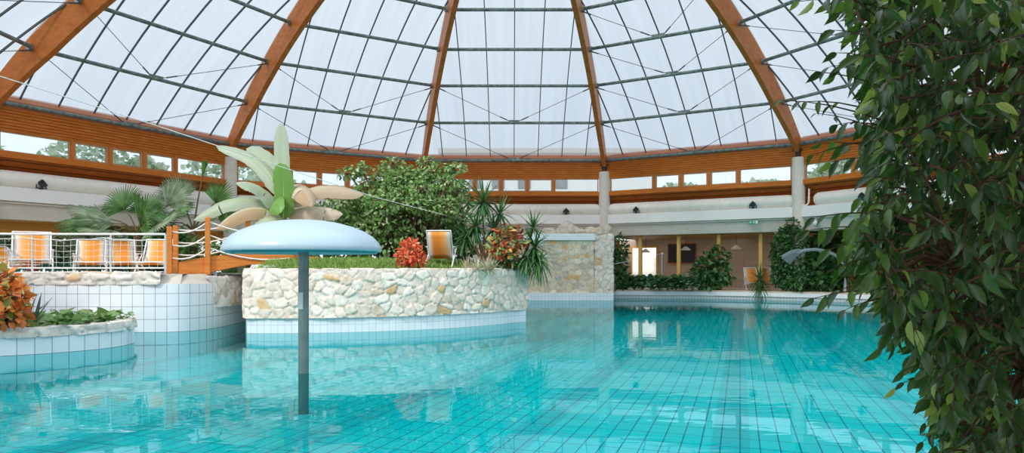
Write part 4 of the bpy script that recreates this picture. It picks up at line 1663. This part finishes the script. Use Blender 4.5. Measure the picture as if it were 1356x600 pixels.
def banana_leaf(p0, p1, p2, w, mat, up=(0, -1, .25), droop=.25, tears=0, seed=0, dry=False):
    """blade along the bend p0-p1-p2 (pixels and depth), half width w px; up: side the face turns to"""
    rs = random.Random(seed)
    a, b, c = P(*p0), P(*p1), P(*p2)
    ww = w * BD / F
    up = Vector(up)
    K = 22
    fr = []
    for i in range(K + 1):
        s = i / K
        q = a * (1 - s) ** 2 + b * 2 * s * (1 - s) + c * s * s
        tg = ((b - a) * 2 * (1 - s) + (c - b) * 2 * s).normalized()
        sd = tg.cross(up)
        sd = sd.normalized()
        nm = sd.cross(tg).normalized()
        hw = ww * min(1, (s / .16) ** .6 if s > 0 else .05) * (max(0.0, 1 - ((s - .55) / .45) ** 3) ** .5 if s > .55 else 1) + .004
        fr.append((q, sd, nm, hw))
    me = MB()
    for sg in (-1, 1):
        rows = []
        for (q, sd, nm, hw) in fr:
            wob = 1 + rs.uniform(-.05, .05)
            row = []
            for e in (0, .35, .7, 1.0):
                z_ = nm * (hw * (.22 * e - droop * 1.6 * e * e)) + nm * rs.uniform(-.012, .012) * e
                row.append(q + sd * sg * hw * e * wob + z_)
            rows.append(row)
        i0 = 0
        cuts = sorted(rs.sample(range(4, K - 2), tears)) if tears else []
        for cc_ in cuts + [K]:
            seg = [list(r) for r in rows[i0:cc_ + 1]]
            if i0 and len(seg) > 1:
                seg[0] = [seg[0][0]] + [p + (seg[1][m] - p) * .35 for m, p in enumerate(seg[0])][1:]
            if len(seg) > 1:
                me.grid(seg)
            i0 = cc_
    o = obj('leaf_blade', me, M[mat], bn, 80)
    mr = MB().tube([q - nm * .012 for (q, sd, nm, hw) in fr], [.03 - .024 * i / K for i in range(K + 1)], 6)
    obj('midrib', mr, M['midrib'], o)
    return o


M['midrib'] = plain('leaf_midrib', (.42, .52, .24), .5, 0, .4, .1)
D = BD
banana_leaf((373, 285, D), (374, 215, D), (372, 163, D + .1), 9.5, 'lf_banana_pale', (.3, -1, .1), .15, 0, 1)
banana_leaf((375, 290, D - .2), (378, 250, D - .5), (371, 216, D - .7), 14, 'lf_banana', (-.15, -1, .1), .2, 0, 2)
banana_leaf((372, 262, D), (352, 200, D + .2), (286, 193, D + .4), 11, 'lf_banana_pale', (.2, -.75, .8), .45, 0, 3)
banana_leaf((371, 262, D + .3), (362, 205, D + .6), (326, 197, D + .8), 13, 'lf_banana_pale', (.3, -1, .5), .2, 0, 4)
banana_leaf((372, 280, D - .1), (345, 236, D - .5), (312, 243, D - .9), 14, 'lf_banana_pale', (.1, -.6, 1), .4, 1, 5)
banana_leaf((370, 285, D - .1), (320, 240, D - .3), (256, 292, D - .5), 13, 'lf_banana_pale', (-.2, -.75, .7), .5, 1, 6)
banana_leaf((372, 288, D - .2), (330, 258, D - .7), (286, 304, D - 1.0), 12, 'lf_banana_dry', (-.2, -.8, .7), .6, 1, 7)
banana_leaf((376, 275, D), (392, 222, D - .4), (413, 274, D - .8), 14, 'lf_banana_dry', (.3, -.8, .6), .5, 1, 8)
banana_leaf((377, 275, D), (410, 232, D + .2), (482, 258, D + .3), 13, 'lf_banana_dry', (.1, -.75, .8), .55, 1, 9)
banana_leaf((378, 285, D), (410, 268, D - .1), (454, 284, D - .2), 12, 'lf_banana_dry', (.1, -.8, .75), .6, 1, 10)
banana_leaf((374, 290, D - .2), (350, 280, D - .8), (332, 312, D - 1.2), 14, 'lf_banana_pale', (-.3, -.9, .5), .4, 1, 11)
banana_leaf((374, 280, D - .1), (352, 255, D - .5), (372, 282, D - .9), 13, 'lf_banana', (-.5, -.9, .5), .3, 0, 12)
st = MB().tube([(P(381, 0, D).x, D, 1.55), (P(379, 0, D).x, D, 2.2), P(376, 278, D)], [.13, .115, .07], 12)
obj('stem', st, M['yellowstem'], bn, 50)
for q, px in enumerate((373, 389)):
    st = MB().tube([(P(px, 0, D - .2).x, D - .2, 1.5), (P(px + (q * 2 - 1) * 3, 0, D).x, D - .1, 2.15)], [.06, .04], 8)
    obj('side_shoot', st, M['yellowstem'], bn, 50)


# fan palms
def fan_palm(name, label, base, crown, fronds, mat, trunk_r=.14):
    base, crown = Vector(base), Vector(crown)
    t = thing(name, label, 'palm', base)
    obj('trunk', MB().tube([base - Vector((0, 0, .05)), base.lerp(crown, .5), crown], [trunk_r, trunk_r * .9, trunk_r * .8], 10), M['bark'], t, 50)
    for (tip, R, spread, m_, tilt) in fronds:
        hub = Vector(tip)
        out = (hub - crown)
        dv = out.normalized()
        mb = MB().tube([crown, crown.lerp(hub, .5) + Vector((0, 0, .12)), hub], [.03, .022, .016], 6)
        o = obj('petiole', mb, M['twig'], t, 50)
        f = MB()
        up = Vector((0, -.8, .6)) if tilt is None else Vector(tilt)
        sd = dv.cross(up).normalized()
        nm = sd.cross(dv).normalized()
        n = 30
        for i in range(n):
            a = (i / (n - 1) - .5) * spread
            d1 = dv * math.cos(a) + sd * math.sin(a)
            L = R * (1 - .22 * abs(a) / (spread / 2)) * random.uniform(.92, 1.05)
            rows = []
            q = hub.copy()
            cur = d1.copy()
            s2 = nm.cross(d1).normalized()
            for k in range(7):
                s = k / 6
                w = (.012 + .055 * math.sin(min(1, s * 1.9) * PI / 2) if s < .55 else .067 * (1 - (s - .55) / .45) ** .8 + .002) * R / 1.1
                rows.append([q - s2 * w * .5 + nm * .012, q - nm * .01 * R, q + s2 * w * .5 + nm * .012])
                cur = (cur + Vector((0, 0, -.10 * s * s * 2))).normalized()
                q = q + cur * L / 6
            f.grid(rows)
        obj('frond', f, M[m_ or mat], t, 80)
    return t


d = 21.5
fan_palm('fan_palm', 'broad fan palm with bushy fronds behind the terrace railing', (P(180, 0, d).x, d, 1.44), P(182, 308, d),
         [(P(186, 300, d - .3), 1.25, 2.7, 'lf_fan', (0, -1, .2)), (P(150, 296, d - .5), 1.35, 2.2, 'lf_fan_pale', (.1, -.5, .9)), (P(130, 300, d - .2), 1.2, 2.3, 'lf_fan', (0, -.5, .9)),
          (P(215, 292, d - .2), 1.2, 2.4, 'lf_fan', (0, -.6, .9)), (P(165, 278, d + .3), 1.0, 2.6, 'lf_fan', (0, -1, .2)), (P(205, 300, d - .8), 1.1, 2.4, 'lf_fan_pale', (0, -.7, .7)),
          (P(150, 306, d - .9), 1.1, 2.2, 'lf_fan_pale', (0, -.6, .8)), (P(222, 272, d), 1.0, 2.4, 'lf_fan_pale', (.2, -1, .4)), (P(192, 285, d + .4), 1.05, 2.6, 'lf_fan', (0, -1, .3)), (P(135, 288, d + .4), 1.0, 2.2, 'lf_fan_pale', (0, -.7, .8))], 'lf_fan')
d = 21.9
fan_palm('fan_palm', 'fan palm between the terrace palm and the banana plant with one upright blade', (P(256, 0, d).x, d, 1.44), P(256, 305, d),
         [(P(285, 268, d - .2), .85, 3.0, 'lf_fan', (0, -1, .2)), (P(240, 268, d), 1.0, 2.2, 'lf_fan_pale', (.2, -1, .3)), (P(225, 295, d - .4), 1.0, 2.4, 'lf_fan', (0, -.6, .8)),
          (P(240, 300, d - .6), .9, 2.6, 'lf_fan_pale', (0, -.9, .5)), (P(290, 290, d), .9, 2.6, 'lf_fan', (0, -.9, .4)), (P(268, 235, d + .2), .6, .35, 'lf_banana', (0, -1, .1))], 'lf_fan')
d = 21.6
fan_palm('fan_palm', 'small fan palm growing low in the channel under the bridge', (P(314, 0, d).x, d, .55), (P(314, 0, d).x, d, .75),
         [(P(312, 386, d - .2), .75, 3.0, 'lf_fan_pale', (0, -1, .3)), (P(320, 372, d), .8, 2.8, 'lf_fan_pale', (0, -1, .4)), (P(308, 374, d), .7, 2.6, 'lf_fan', (0, -1, .4)), (P(318, 395, d - .3), .6, 2.8, 'lf_fan', (0, -1, .5))], 'lf_fan', .07)

# filling shrubs around bridge and behind
def shrub(label, x, y, d, lumps, n, size, mat, tmpl=T_LEAF, zb=1.5, name='garden_shrub', cat='shrub', droop=.3, stem=.05, group=None):
    b = P(x, y, d)
    return bush(name, label, cat, (b.x, b.y, zb), [lump(*l) for l in lumps], n, size, M_(mat), tmpl, group, droop, stem)


def M_(k):
    return k


shrub('variegated green shrub with pale leaves right behind the footbridge ropes', 262, 350, 21.4, [(262, 335, 21.5, 30, 20), (240, 340, 21.4, 16, 18), (292, 335, 21.6, 22, 16), (320, 330, 21.9, 24, 18)], 900, .17, 'lf_low')
shrub('green shrub behind the banana stem, next to the blue canopy edge', 430, 345, 23.0, [(430, 300, 23.2, 36, 30), (455, 275, 23.4, 24, 16), (415, 325, 23, 30, 20), (450, 325, 22.6, 22, 20)], 1200, .16, 'lf_bush', zb=1.7)
shrub('upright feathery green bush beside the big shrub and the banana leaves', 475, 345, 21.4, [(468, 305, 21.4, 16, 32), (478, 330, 21.3, 18, 16)], 500, .24, 'lf_low', T_CROTON, 1.75)
shrub('dark green shrub between the deck chair and the tall yucca', 615, 345, 21.6, [(612, 322, 21.5, 20, 22), (604, 335, 21.2, 12, 12)], 420, .14, 'lf_dark', zb=1.75)
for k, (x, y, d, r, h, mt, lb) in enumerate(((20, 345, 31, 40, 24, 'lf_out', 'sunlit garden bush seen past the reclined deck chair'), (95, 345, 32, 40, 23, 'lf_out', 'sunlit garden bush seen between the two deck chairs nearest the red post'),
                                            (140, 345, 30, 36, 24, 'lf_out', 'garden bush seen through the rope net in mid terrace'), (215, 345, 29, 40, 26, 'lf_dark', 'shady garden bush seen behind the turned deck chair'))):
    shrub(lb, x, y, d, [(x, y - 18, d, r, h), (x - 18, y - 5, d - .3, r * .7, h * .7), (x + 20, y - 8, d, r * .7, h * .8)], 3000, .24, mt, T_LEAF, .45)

# left planter plants
d = 12.7
shrub('orange and green croton in the low planter below the terrace wall', 8, 432, d, [(8, 405, d, 22, 28), (-10, 395, d, 24, 32), (20, 392, d - .1, 14, 14), (14, 420, d - .2, 16, 14), (-20, 420, d, 24, 22), (2, 372, d, 16, 12)], 620, .19, 'lf_orange', T_LEAF, .46, 'orange_croton', 'plant', 0)
x0 = P(36, 0, 13.2).x
t = thing('sword_leaf_plant', 'thin grey-green sword leaves rising beside the orange croton', 'plant', (x0, 13.2, .46))
f = MB()
for (a, e, L) in ((.1, 1.1, .75), (.4, .95, .8), (2.8, 1.2, .8), (3.0, .7, .5), (-.3, .75, .85), (1.2, 1.3, .7), (-1.0, 1.0, .6), (.2, 1.4, .65), (-.1, .55, .7), (-.6, 1.25, .75)):
    strap(f, (x0 + random.uniform(-.1, .1), 13.2 + random.uniform(-.1, .1), .45), (math.cos(a) * math.cos(e), math.sin(a) * math.cos(e), math.sin(e)), L, .07, .35)
obj('foliage', f, M['lf_sword'], t, 80)


def on_lp(x, y):
    return any(abs(y - (c[1] + .35)) < .6 and x < c[0] - .12 for c in ((-8.35, 13.2), (-8.25, 13.6), (-8.2, 14.3), (-8.6, 15.0), (-9.1, 12.5), (-10, 12.1)))


k = 420
xs = RNG.uniform(-10.2, -8.25, k * 3)
ys = RNG.uniform(12.3, 15.6, k * 3)
ok = np.array([on_lp(a, b) for a, b in zip(xs, ys)])
xs, ys = xs[ok][:k], ys[ok][:k]
k = len(xs)
dd = RNG.normal(size=(k, 3)); dd[:, 2] = .35
nn = RNG.normal(size=(k, 3)) * .4; nn[:, 2] = 1
o = leaves('groundcover_leaves', M['lf_low'], T_BROAD, np.stack((xs, ys, .48 + .12 * RNG.random(k)), -1), dd, nn, .2 * (.6 + .7 * RNG.random(k)))
tag(o, 'low bright green leafy groundcover along the stone rim of the planter', 'groundcover', None, 'stuff')

# far bank plants
Z2 = .455
shrub('narrow dark climbing shrub hugging the stone pier', 822, 384, 36.6, [(822, 330, 36.9, 10, 20), (821, 350, 36.7, 9, 18), (823, 370, 36.5, 11, 14)], 800, .2, 'lf_dark', T_LEAF, Z2, 'climbing_shrub')
for k, px in enumerate((829, 840, 851, 862, 873, 884, 895, 906, 917)):
    p = P(px, 0, 36.45 - .012 * (px - 829))
    t = thing('hosta', ['first', 'second', 'third', 'fourth', 'fifth', 'sixth', 'seventh', 'eighth', 'ninth'][k] + ' broad-leaved edging plant from the stone pier along the far bank', 'plant', (p.x, p.y, Z2), 0, 'broad-leaved plants edging the far bank')
    n = 120
    a = RNG.uniform(0, 2 * PI, n)
    e = RNG.uniform(.1, 1.3, n)
    rr = RNG.uniform(.05, .32, n)
    pos = np.stack((p.x + np.cos(a) * rr, p.y + np.sin(a) * rr * .7, Z2 + .08 + .56 * RNG.random(n)), -1)
    dv = np.stack((np.cos(a) * np.cos(e), np.sin(a) * np.cos(e), np.sin(e) * .8 - .2), -1)
    nv = np.stack((np.cos(a) * -.5, np.sin(a) * -.5, np.ones(n)), -1)
    leaves('foliage', M['lf_hedge'], T_BROAD, pos, dv, nv, .30 * (.7 + .5 * RNG.random(n)), t)
    s_ = MB()
    for q in range(6):
        s_.tube([(p.x, p.y, Z2 - .02), (p.x + .2 * math.cos(q), p.y + .15 * math.sin(q), Z2 + .4)], [.02, .012], 4)
    obj('stem', s_, M['twig'], t)
shrub('dark glossy fig shrub in front of the yellow posts on the far bank', 942, 384, 35.9, [(942, 356, 35.9, 22, 22), (952, 338, 35.9, 12, 12), (930, 362, 35.7, 15, 14), (955, 362, 35.7, 15, 16), (940, 374, 35.6, 16, 9)], 900, .26, 'lf_dark', T_LEAF, Z2, 'fig_shrub')
d = 34.3
yucca('yucca', 'spiky yucca drooping over the white pool edge before the orange deck chairs', (P(1007, 0, d + .6).x, 35, Z2),
      [(P(1006, 370, d + .5), 60, .85, .07, .9, -1.3, 1.4), (P(1008, 380, d), 60, .9, .07, 1.4, -1.4, .6)])
shrub('tall ivy covered shrub climbing the white column on the far bank', 1040, 384, 33.9, [(1044, 345, 33.8, 20, 36), (1036, 332, 33.8, 15, 28), (1050, 318, 33.7, 18, 20), (1037, 366, 33.8, 14, 16), (1055, 368, 33.4, 20, 16), (1048, 300, 33.7, 9, 10)], 2600, .19, 'lf_bush', T_LEAF, Z2, 'ivy_shrub')
bpy.data.objects['ivy_shrub'].children[0].data.materials[0] = M['lf_dark']
shrub('broad-leaved dark shrub under the arch of the swan-neck spout', 1088, 384, 33.9, [(1085, 360, 33.9, 22, 20), (1075, 345, 34, 16, 12), (1100, 365, 33.7, 18, 17), (1070, 372, 33.7, 14, 12)], 800, .34, 'lf_dark', T_BROAD, Z2, 'broadleaf_shrub')
shrub('big-leaved shrub filling the arcade above the swan-neck spout', 1100, 384, 35.3, [(1098, 327, 35.3, 20, 15), (1110, 338, 35.2, 18, 14), (1085, 330, 35.3, 12, 10)], 420, .42, 'lf_dark', T_BROAD, Z2, 'broadleaf_shrub')
d = 32.7
yucca('yucca', 'spiky green plant between the swan-neck spout and the clay pot on the far bank', (P(1125, 0, d).x, d, Z2),
      [(P(1120, 366, d), 60, .95, .07, .7, -.5, 1.4), (P(1135, 372, d), 40, .8, .07, .9, -.5, 1.3)])
d = 31.7
yucca('yucca', 'spiky plant behind the fig leaves at the bend of the far bank', (P(1205, 0, d - 1).x, d - 1, Z2),
      [(P(1205, 365, d - 1), 60, 1.0, .08, .8, -.5, 1.4)])
shrub('light green shrub behind the spout at the bend of the far bank', 1160, 384, 32.3, [(1160, 345, 32.5, 32.7, 26), (1140, 330, 32.7, 24, 24), (1190, 340, 32.1, 32.7, 34.7), (1175, 310, 32.3, 26, 20)], 2000, .26, 'lf_bush', T_LEAF, Z2, 'bank_shrub')
shrub('dense green shrub behind the fig tree along the curved bank', 1240, 384, 29.2, [(1240, 340, 29.2, 48, 42), (1290, 340, 29.5, 48, 42), (1330, 345, 28.5, 40, 40)], 2200, .26, 'lf_dark', T_LEAF, Z2, 'bank_shrub')
pc = P(1171, 384, 31.7)
t = thing('clay_pot', 'orange clay jar with handle on the far bank behind fig leaves', 'pot', (pc.x, pc.y - .4, Z2))
cc3 = (pc.x, pc.y - .4, Z2)
obj('pot_body', MB().lathe([(.001, 0), (.2, 0), (.33, .2), (.38, .45), (.3, .72), (.18, .88), (.16, .95), (.21, 1.02), (.17, 1.02), (.13, .95), (.14, .88)], cc3, 24), M['terracotta'], t, 50)
obj('handle', MB().tube([(pc.x - .16, pc.y - .4, Z2 + .92), (pc.x - .42, pc.y - .4, Z2 + .95), (pc.x - .45, pc.y - .4, Z2 + .7), (pc.x - .33, pc.y - .4, Z2 + .55)], .035, 8), M['terracotta'], t, 60)

# ------------------------------------------------------------------ weeping fig in the foreground
def env_x(y):
    ys_ = [-80, 0, 40, 60, 120, 180, 240, 300, 360, 400, 440, 480, 520, 560, 600, 660]
    xs_ = [1116, 1118, 1126, 1136, 1146, 1154, 1156, 1132, 1146, 1172, 1192, 1212, 1226, 1244, 1256, 1264]
    return float(np.interp(y, ys_, xs_))


fg = thing('weeping_fig', 'tall weeping fig tree with dense drooping dark leaves close by the pool edge', 'tree', (2.62, 3.25, .12))
TR = [Vector((2.62, 3.25, .35)), Vector((2.58, 3.28, .9)), Vector((2.50, 3.25, 1.5)), Vector((2.42, 3.2, 2.1)), Vector((2.40, 3.25, 2.7)), Vector((2.46, 3.3, 3.3)), Vector((2.4, 3.3, 3.9))]
tw = MB()
tw.tube(TR, [.075, .065, .055, .05, .042, .035, .02], 10)
tw.tube([TR[0] + Vector((.05, .02, 0)), Vector((2.72, 3.1, 1.1)), Vector((2.55, 3.0, 1.9)), Vector((2.62, 2.95, 2.6)), Vector((2.5, 3.0, 3.3))], [.05, .045, .036, .028, .012], 8)
obj('trunk', tw, M['ficusbark'], fg, 50)
prim = []
br = MB()
rs = random.Random(3)
for i in range(26):
    z = .75 + i * .115
    a = TR[0].lerp(TR[-1], 0)
    for q in range(len(TR) - 1):
        if TR[q].z <= z <= TR[q + 1].z:
            a = TR[q].lerp(TR[q + 1], (z - TR[q].z) / (TR[q + 1].z - TR[q].z))
    yy = HY - (z - EYE) * F / 3.2
    d_ = rs.uniform(2.5, 3.9)
    x_ = env_x(min(600, yy)) + rs.uniform(25, 150)
    e = P(x_, yy + rs.uniform(-50, 10), d_)
    m_ = a.lerp(e, .5) + Vector((0, 0, .14))
    pl = []
    for k in range(9):
        s = k / 8
        pl.append(a * (1 - s) ** 2 + m_ * 2 * s * (1 - s) + e * s * s)
    prim.append(pl)
    br.tube(pl, [.018 - .014 * k / 8 for k in range(9)], 6)
allp = np.array([tuple(p) for pl in prim for p in pl] + [tuple(p) for p in TR[1:]])
LPOS, LDIR, LNRM, LSC = [], [], [], []


def twig(a, e, sag, gap=.034, size=.086, start=.12, keep=True):
    a, e = Vector(a), Vector(e)
    L = (e - a).length
    m_ = a.lerp(e, .55) + Vector((0, 0, sag))
    n = max(4, int(L / gap))
    pl = []
    for k in range(n + 1):
        s = k / n
        pl.append(a * (1 - s) ** 2 + m_ * 2 * s * (1 - s) + e * s * s)
    if keep:
        m2 = n
        while m2 > 1 and CX + pl[m2].x * F / pl[m2].y < env_x(HY - (pl[m2].z - EYE) * F / pl[m2].y):
            m2 -= 1
        if m2 < 2:
            return
        pl, n = pl[:m2 + 1], m2
    step = max(1, n // 7)
    tp = pl[::step] + ([pl[-1]] if (n % step) else [])
    r0 = .0045 if L > .2 else .003
    br.tube(tp, [r0 - (r0 - .0012) * k / max(1, len(tp) - 1) for k in range(len(tp))], 4, False)
    flip = rs.choice((-1, 1))
    for k in range(n + 1):
        s = k / n
        if s < start:
            continue
        tg = (pl[min(k + 1, n)] - pl[max(k - 1, 0)]).normalized()
        sd = tg.cross(Vector((0, 0, 1)))
        sd = sd.normalized() if sd.length > 1e-3 else Vector((1, 0, 0))
        flip = -flip
        if k == n:
            dv = tg * 1.0 + Vector((0, 0, -.5))
        else:
            dv = tg * .55 + sd * flip * rs.uniform(.25, .7) + Vector((rs.uniform(-.2, .2), rs.uniform(-.2, .2), rs.uniform(-1.0, -.35)))
        p = pl[k]
        if keep:
            yy = HY - (p.z - EYE) * F / p.y
            xx = CX + p.x * F / p.y
            if xx < env_x(yy) - 26 * rs.random():
                continue
        nm = Vector((rs.uniform(-1, 1), -.35 + rs.uniform(-.8, .8), .45 + rs.uniform(-.5, .5)))
        LPOS.append(tuple(p)); LDIR.append(tuple(dv)); LNRM.append(tuple(nm)); LSC.append(size * rs.uniform(.65, 1.2))


for i in range(1350):
    yy = rs.uniform(-70, 650)
    ex_ = env_x(min(600, yy))
    u_ = rs.random()
    x_ = ex_ + 12 + (1430 - ex_) * u_ ** 1.15
    d_ = rs.uniform(2.35, 3.9)
    a = P(x_, yy, d_)
    if a.z < .5:
        continue
    L = rs.uniform(.16, .38)
    th_ = rs.uniform(0, 2 * PI)
    dv = Vector((math.cos(th_) * .7 - .45, math.sin(th_) * .6 - .15, rs.uniform(-.75, .1))).normalized()
    e = a + dv * L
    twig(a, e, .05)
    if i % 4 == 0:
        j_ = int(np.argmin(((allp - np.array(tuple(a))) ** 2).sum(1)))
        q = Vector(allp[j_])
        if (q - a).length < .9:
            br.tube([q, q.lerp(a, .5) + Vector((0, 0, .05)), a], [.006, .005, .004], 4, False)
# sprays that reach out of the crown
for (x0_, y0_, x1_, y1_, d0_, d1_, g_, sz) in (
        (1175, 12, 1058, 2, 2.7, 2.5, .075, .085), (1180, 50, 1098, 8, 2.7, 2.6, .06, .08), (1190, 70, 1105, 40, 2.6, 2.5, .055, .08), (1185, 100, 1100, 88, 2.8, 2.7, .05, .08),
        (1190, 95, 1108, 70, 2.7, 2.6, .06, .08), (1200, 130, 1088, 96, 2.9, 2.7, .075, .08), (1170, 160, 1035, 133, 3.0, 2.9, .11, .06), (1165, 150, 1060, 135, 3.0, 2.9, .13, .06),
        (1190, 185, 1082, 150, 3.0, 2.9, .13, .05), (1190, 175, 1110, 165, 2.8, 2.7, .045, .08), (1195, 185, 1078, 205, 2.9, 2.75, .06, .08), (1195, 205, 1088, 190, 2.9, 2.8, .06, .075),
        (1200, 215, 1100, 215, 3.0, 2.8, .05, .075), (1200, 250, 1140, 262, 2.8, 2.7, .04, .08), (1210, 290, 1080, 288, 2.6, 2.5, .05, .08), (1210, 310, 1072, 305, 2.7, 2.6, .055, .085),
        (1215, 320, 1100, 330, 2.6, 2.5, .05, .085), (1215, 330, 1092, 362, 2.8, 2.7, .055, .085), (1215, 350, 1140, 350, 2.7, 2.6, .045, .085), (1215, 372, 1112, 384, 2.7, 2.6, .05, .08),
        (1235, 385, 1078, 395, 2.6, 2.5, .055, .08), (1230, 390, 1120, 410, 2.6, 2.5, .05, .085), (1240, 400, 1150, 400, 2.7, 2.6, .045, .085), (1245, 425, 1180, 440, 2.6, 2.5, .04, .085),
        (1255, 430, 1168, 458, 2.7, 2.6, .045, .08), (1260, 480, 1196, 492, 2.8, 2.7, .05, .06), (1265, 490, 1185, 514, 2.8, 2.7, .05, .06), (1265, 520, 1225, 560, 2.9, 2.8, .045, .065),
        (1280, 560, 1222, 585, 2.8, 2.7, .05, .06), (1280, 570, 1240, 590, 2.7, 2.6, .04, .07)):
    twig(P(x0_, y0_, d0_), P(x1_, y1_, d1_), .04, g_, sz, .2, False)
obj('branches', br, M['ficusbark'], fg, 60)
leaves('foliage', M['lf_ficus'], T_FICUS, LPOS, LDIR, LNRM, LSC, fg)
p = P(1282, 519, 2.45)
o = leaves('yellow_leaf', M['lf_yellow'], T_FICUS, [tuple(p)], [(.0, .1, -1)], [(.2, -1, .2)], [.05], fg)
o['label'] = 'single yellow-orange withered leaf'
pot = MB().lathe([(.001, .12), (.34, .12), (.42, .5), (.45, .6), (.41, .6), (.38, .5), (.001, .48)], (2.65, 3.25, 0), 28)
obj('planter_pot', pot, M['terracotta'], fg, 50)

# ------------------------------------------------------------------ outside, seen through the clerestory
for k, (az, dist, h, r, lb) in enumerate(((-52, 46, 8.6, 3.0, 'pale tree outside, seen through the long window at the terrace end'), (-40, 50, 9.0, 4.5, 'outdoor tree seen through the windows above the fan palm'),
                                      (-31, 52, 9.6, 4.0, 'outdoor tree seen through the window between column and banana'), (-22, 56, 9.8, 4.5, 'outdoor tree seen through the windows above the pale banana leaves'),
                                      (14, 66, 9.2, 3.0, 'outdoor tree seen through the short windows right of the slim column'), (20, 60, 8.6, 3.0, 'outdoor tree seen through the last short window before the ivy column'),
                                      (26.5, 52, 9.0, 3.2, 'outdoor tree seen through the window beside the fig leaves'))):
    a = rad(az)
    c = Vector((C0.x * 0 + math.sin(a) * dist, math.cos(a) * dist, 0))
    bush('outdoor_tree', lb, 'tree', (c.x, c.y, -.64), [((c.x, c.y, h - r * .55), (r, r, r * .6)), ((c.x - r * .6, c.y, h - r * .8), (r * .7, r * .7, r * .5)), ((c.x + r * .6, c.y, h - r * .75), (r * .7, r * .7, r * .5))],
         3200, .42, 'lf_out', T_BROAD, None, .2, .22)
bc = Vector((4.5, 84, 0))
bd_ = thing('white_building', 'white plastered building outside, seen through the windows over the fountain wall', 'building', (bc.x, bc.y, -.64))
obj('wall', MB().box((bc.x, bc.y + 4, 7.5), (26, 8, 16.3)), M['white'], bd_)
obj('roof', MB().prism([(bc.x - 13.5, bc.y - .5), (bc.x + 13.5, bc.y - .5), (bc.x + 13.5, bc.y + 9), (bc.x - 13.5, bc.y + 9)], 15.64, 16.2), M['beige'], bd_)
for x in (-9, -6.2, -3, 1.5):
    f = MB()
    z = 12.2
    f.box((bc.x + x, bc.y - .05, 12.0), (1.5, .1, 1.3))
    fo = obj('window', f, M['shoe'], bd_)

# ------------------------------------------------------------------ light, sky, camera
w = bpy.data.worlds.new('sky')
S.world = w
w.use_nodes = True
nt = w.node_tree
nt.nodes.clear()
out = nt.nodes.new('ShaderNodeOutputWorld')
bg = N(nt, 'Background')
tc = N(nt, 'TexCoord')
nz = N(nt, 'TexNoise')
nz.inputs['Scale'].default_value = 2.0
nz.inputs['Detail'].default_value = 4
nt.links.new(tc.outputs['Generated'], nz.inputs['Vector'])
r = ramp(nt, [(.35, (.66, .745, .85)), (.65, (.77, .84, .91))])
nt.links.new(nz.outputs['Fac'], r.inputs[0])
nt.links.new(r.outputs[0], bg.inputs[0])
bg.inputs[1].default_value = 2.25
nt.links.new(bg.outputs[0], out.inputs[0])

sun = bpy.data.lights.new('sun', 'SUN')
sun.energy, sun.angle, sun.color = 2.5, rad(9), (1.0, .95, .87)
so = bpy.data.objects.new('sun', sun)
so.rotation_euler = Vector((.50, .62, -.66)).to_track_quat('-Z', 'Y').to_euler()
so.location = (-20, -20, 30)
COL.objects.link(so)

cam = bpy.data.cameras.new('camera')
cam.sensor_width = 36
cam.lens = 36 * F / 1356
cam.shift_y = (HY - 300) / 1356
cam.clip_end = 500
co = bpy.data.objects.new('camera', cam)
co.location, co.rotation_euler = (0, 0, EYE), (rad(90), 0, 0)
COL.objects.link(co)
S.camera = co

S.view_settings.view_transform = 'Standard'
S.view_settings.look = 'None'
S.view_settings.exposure = 0.0
S.view_settings.gamma = 1.0
S.view_settings.use_curve_mapping = False
S.cycles.max_bounces = 10
S.cycles.transparent_max_bounces = 24
S.cycles.use_denoising = True
S.cycles.caustics_reflective = False
S.cycles.caustics_refractive = False
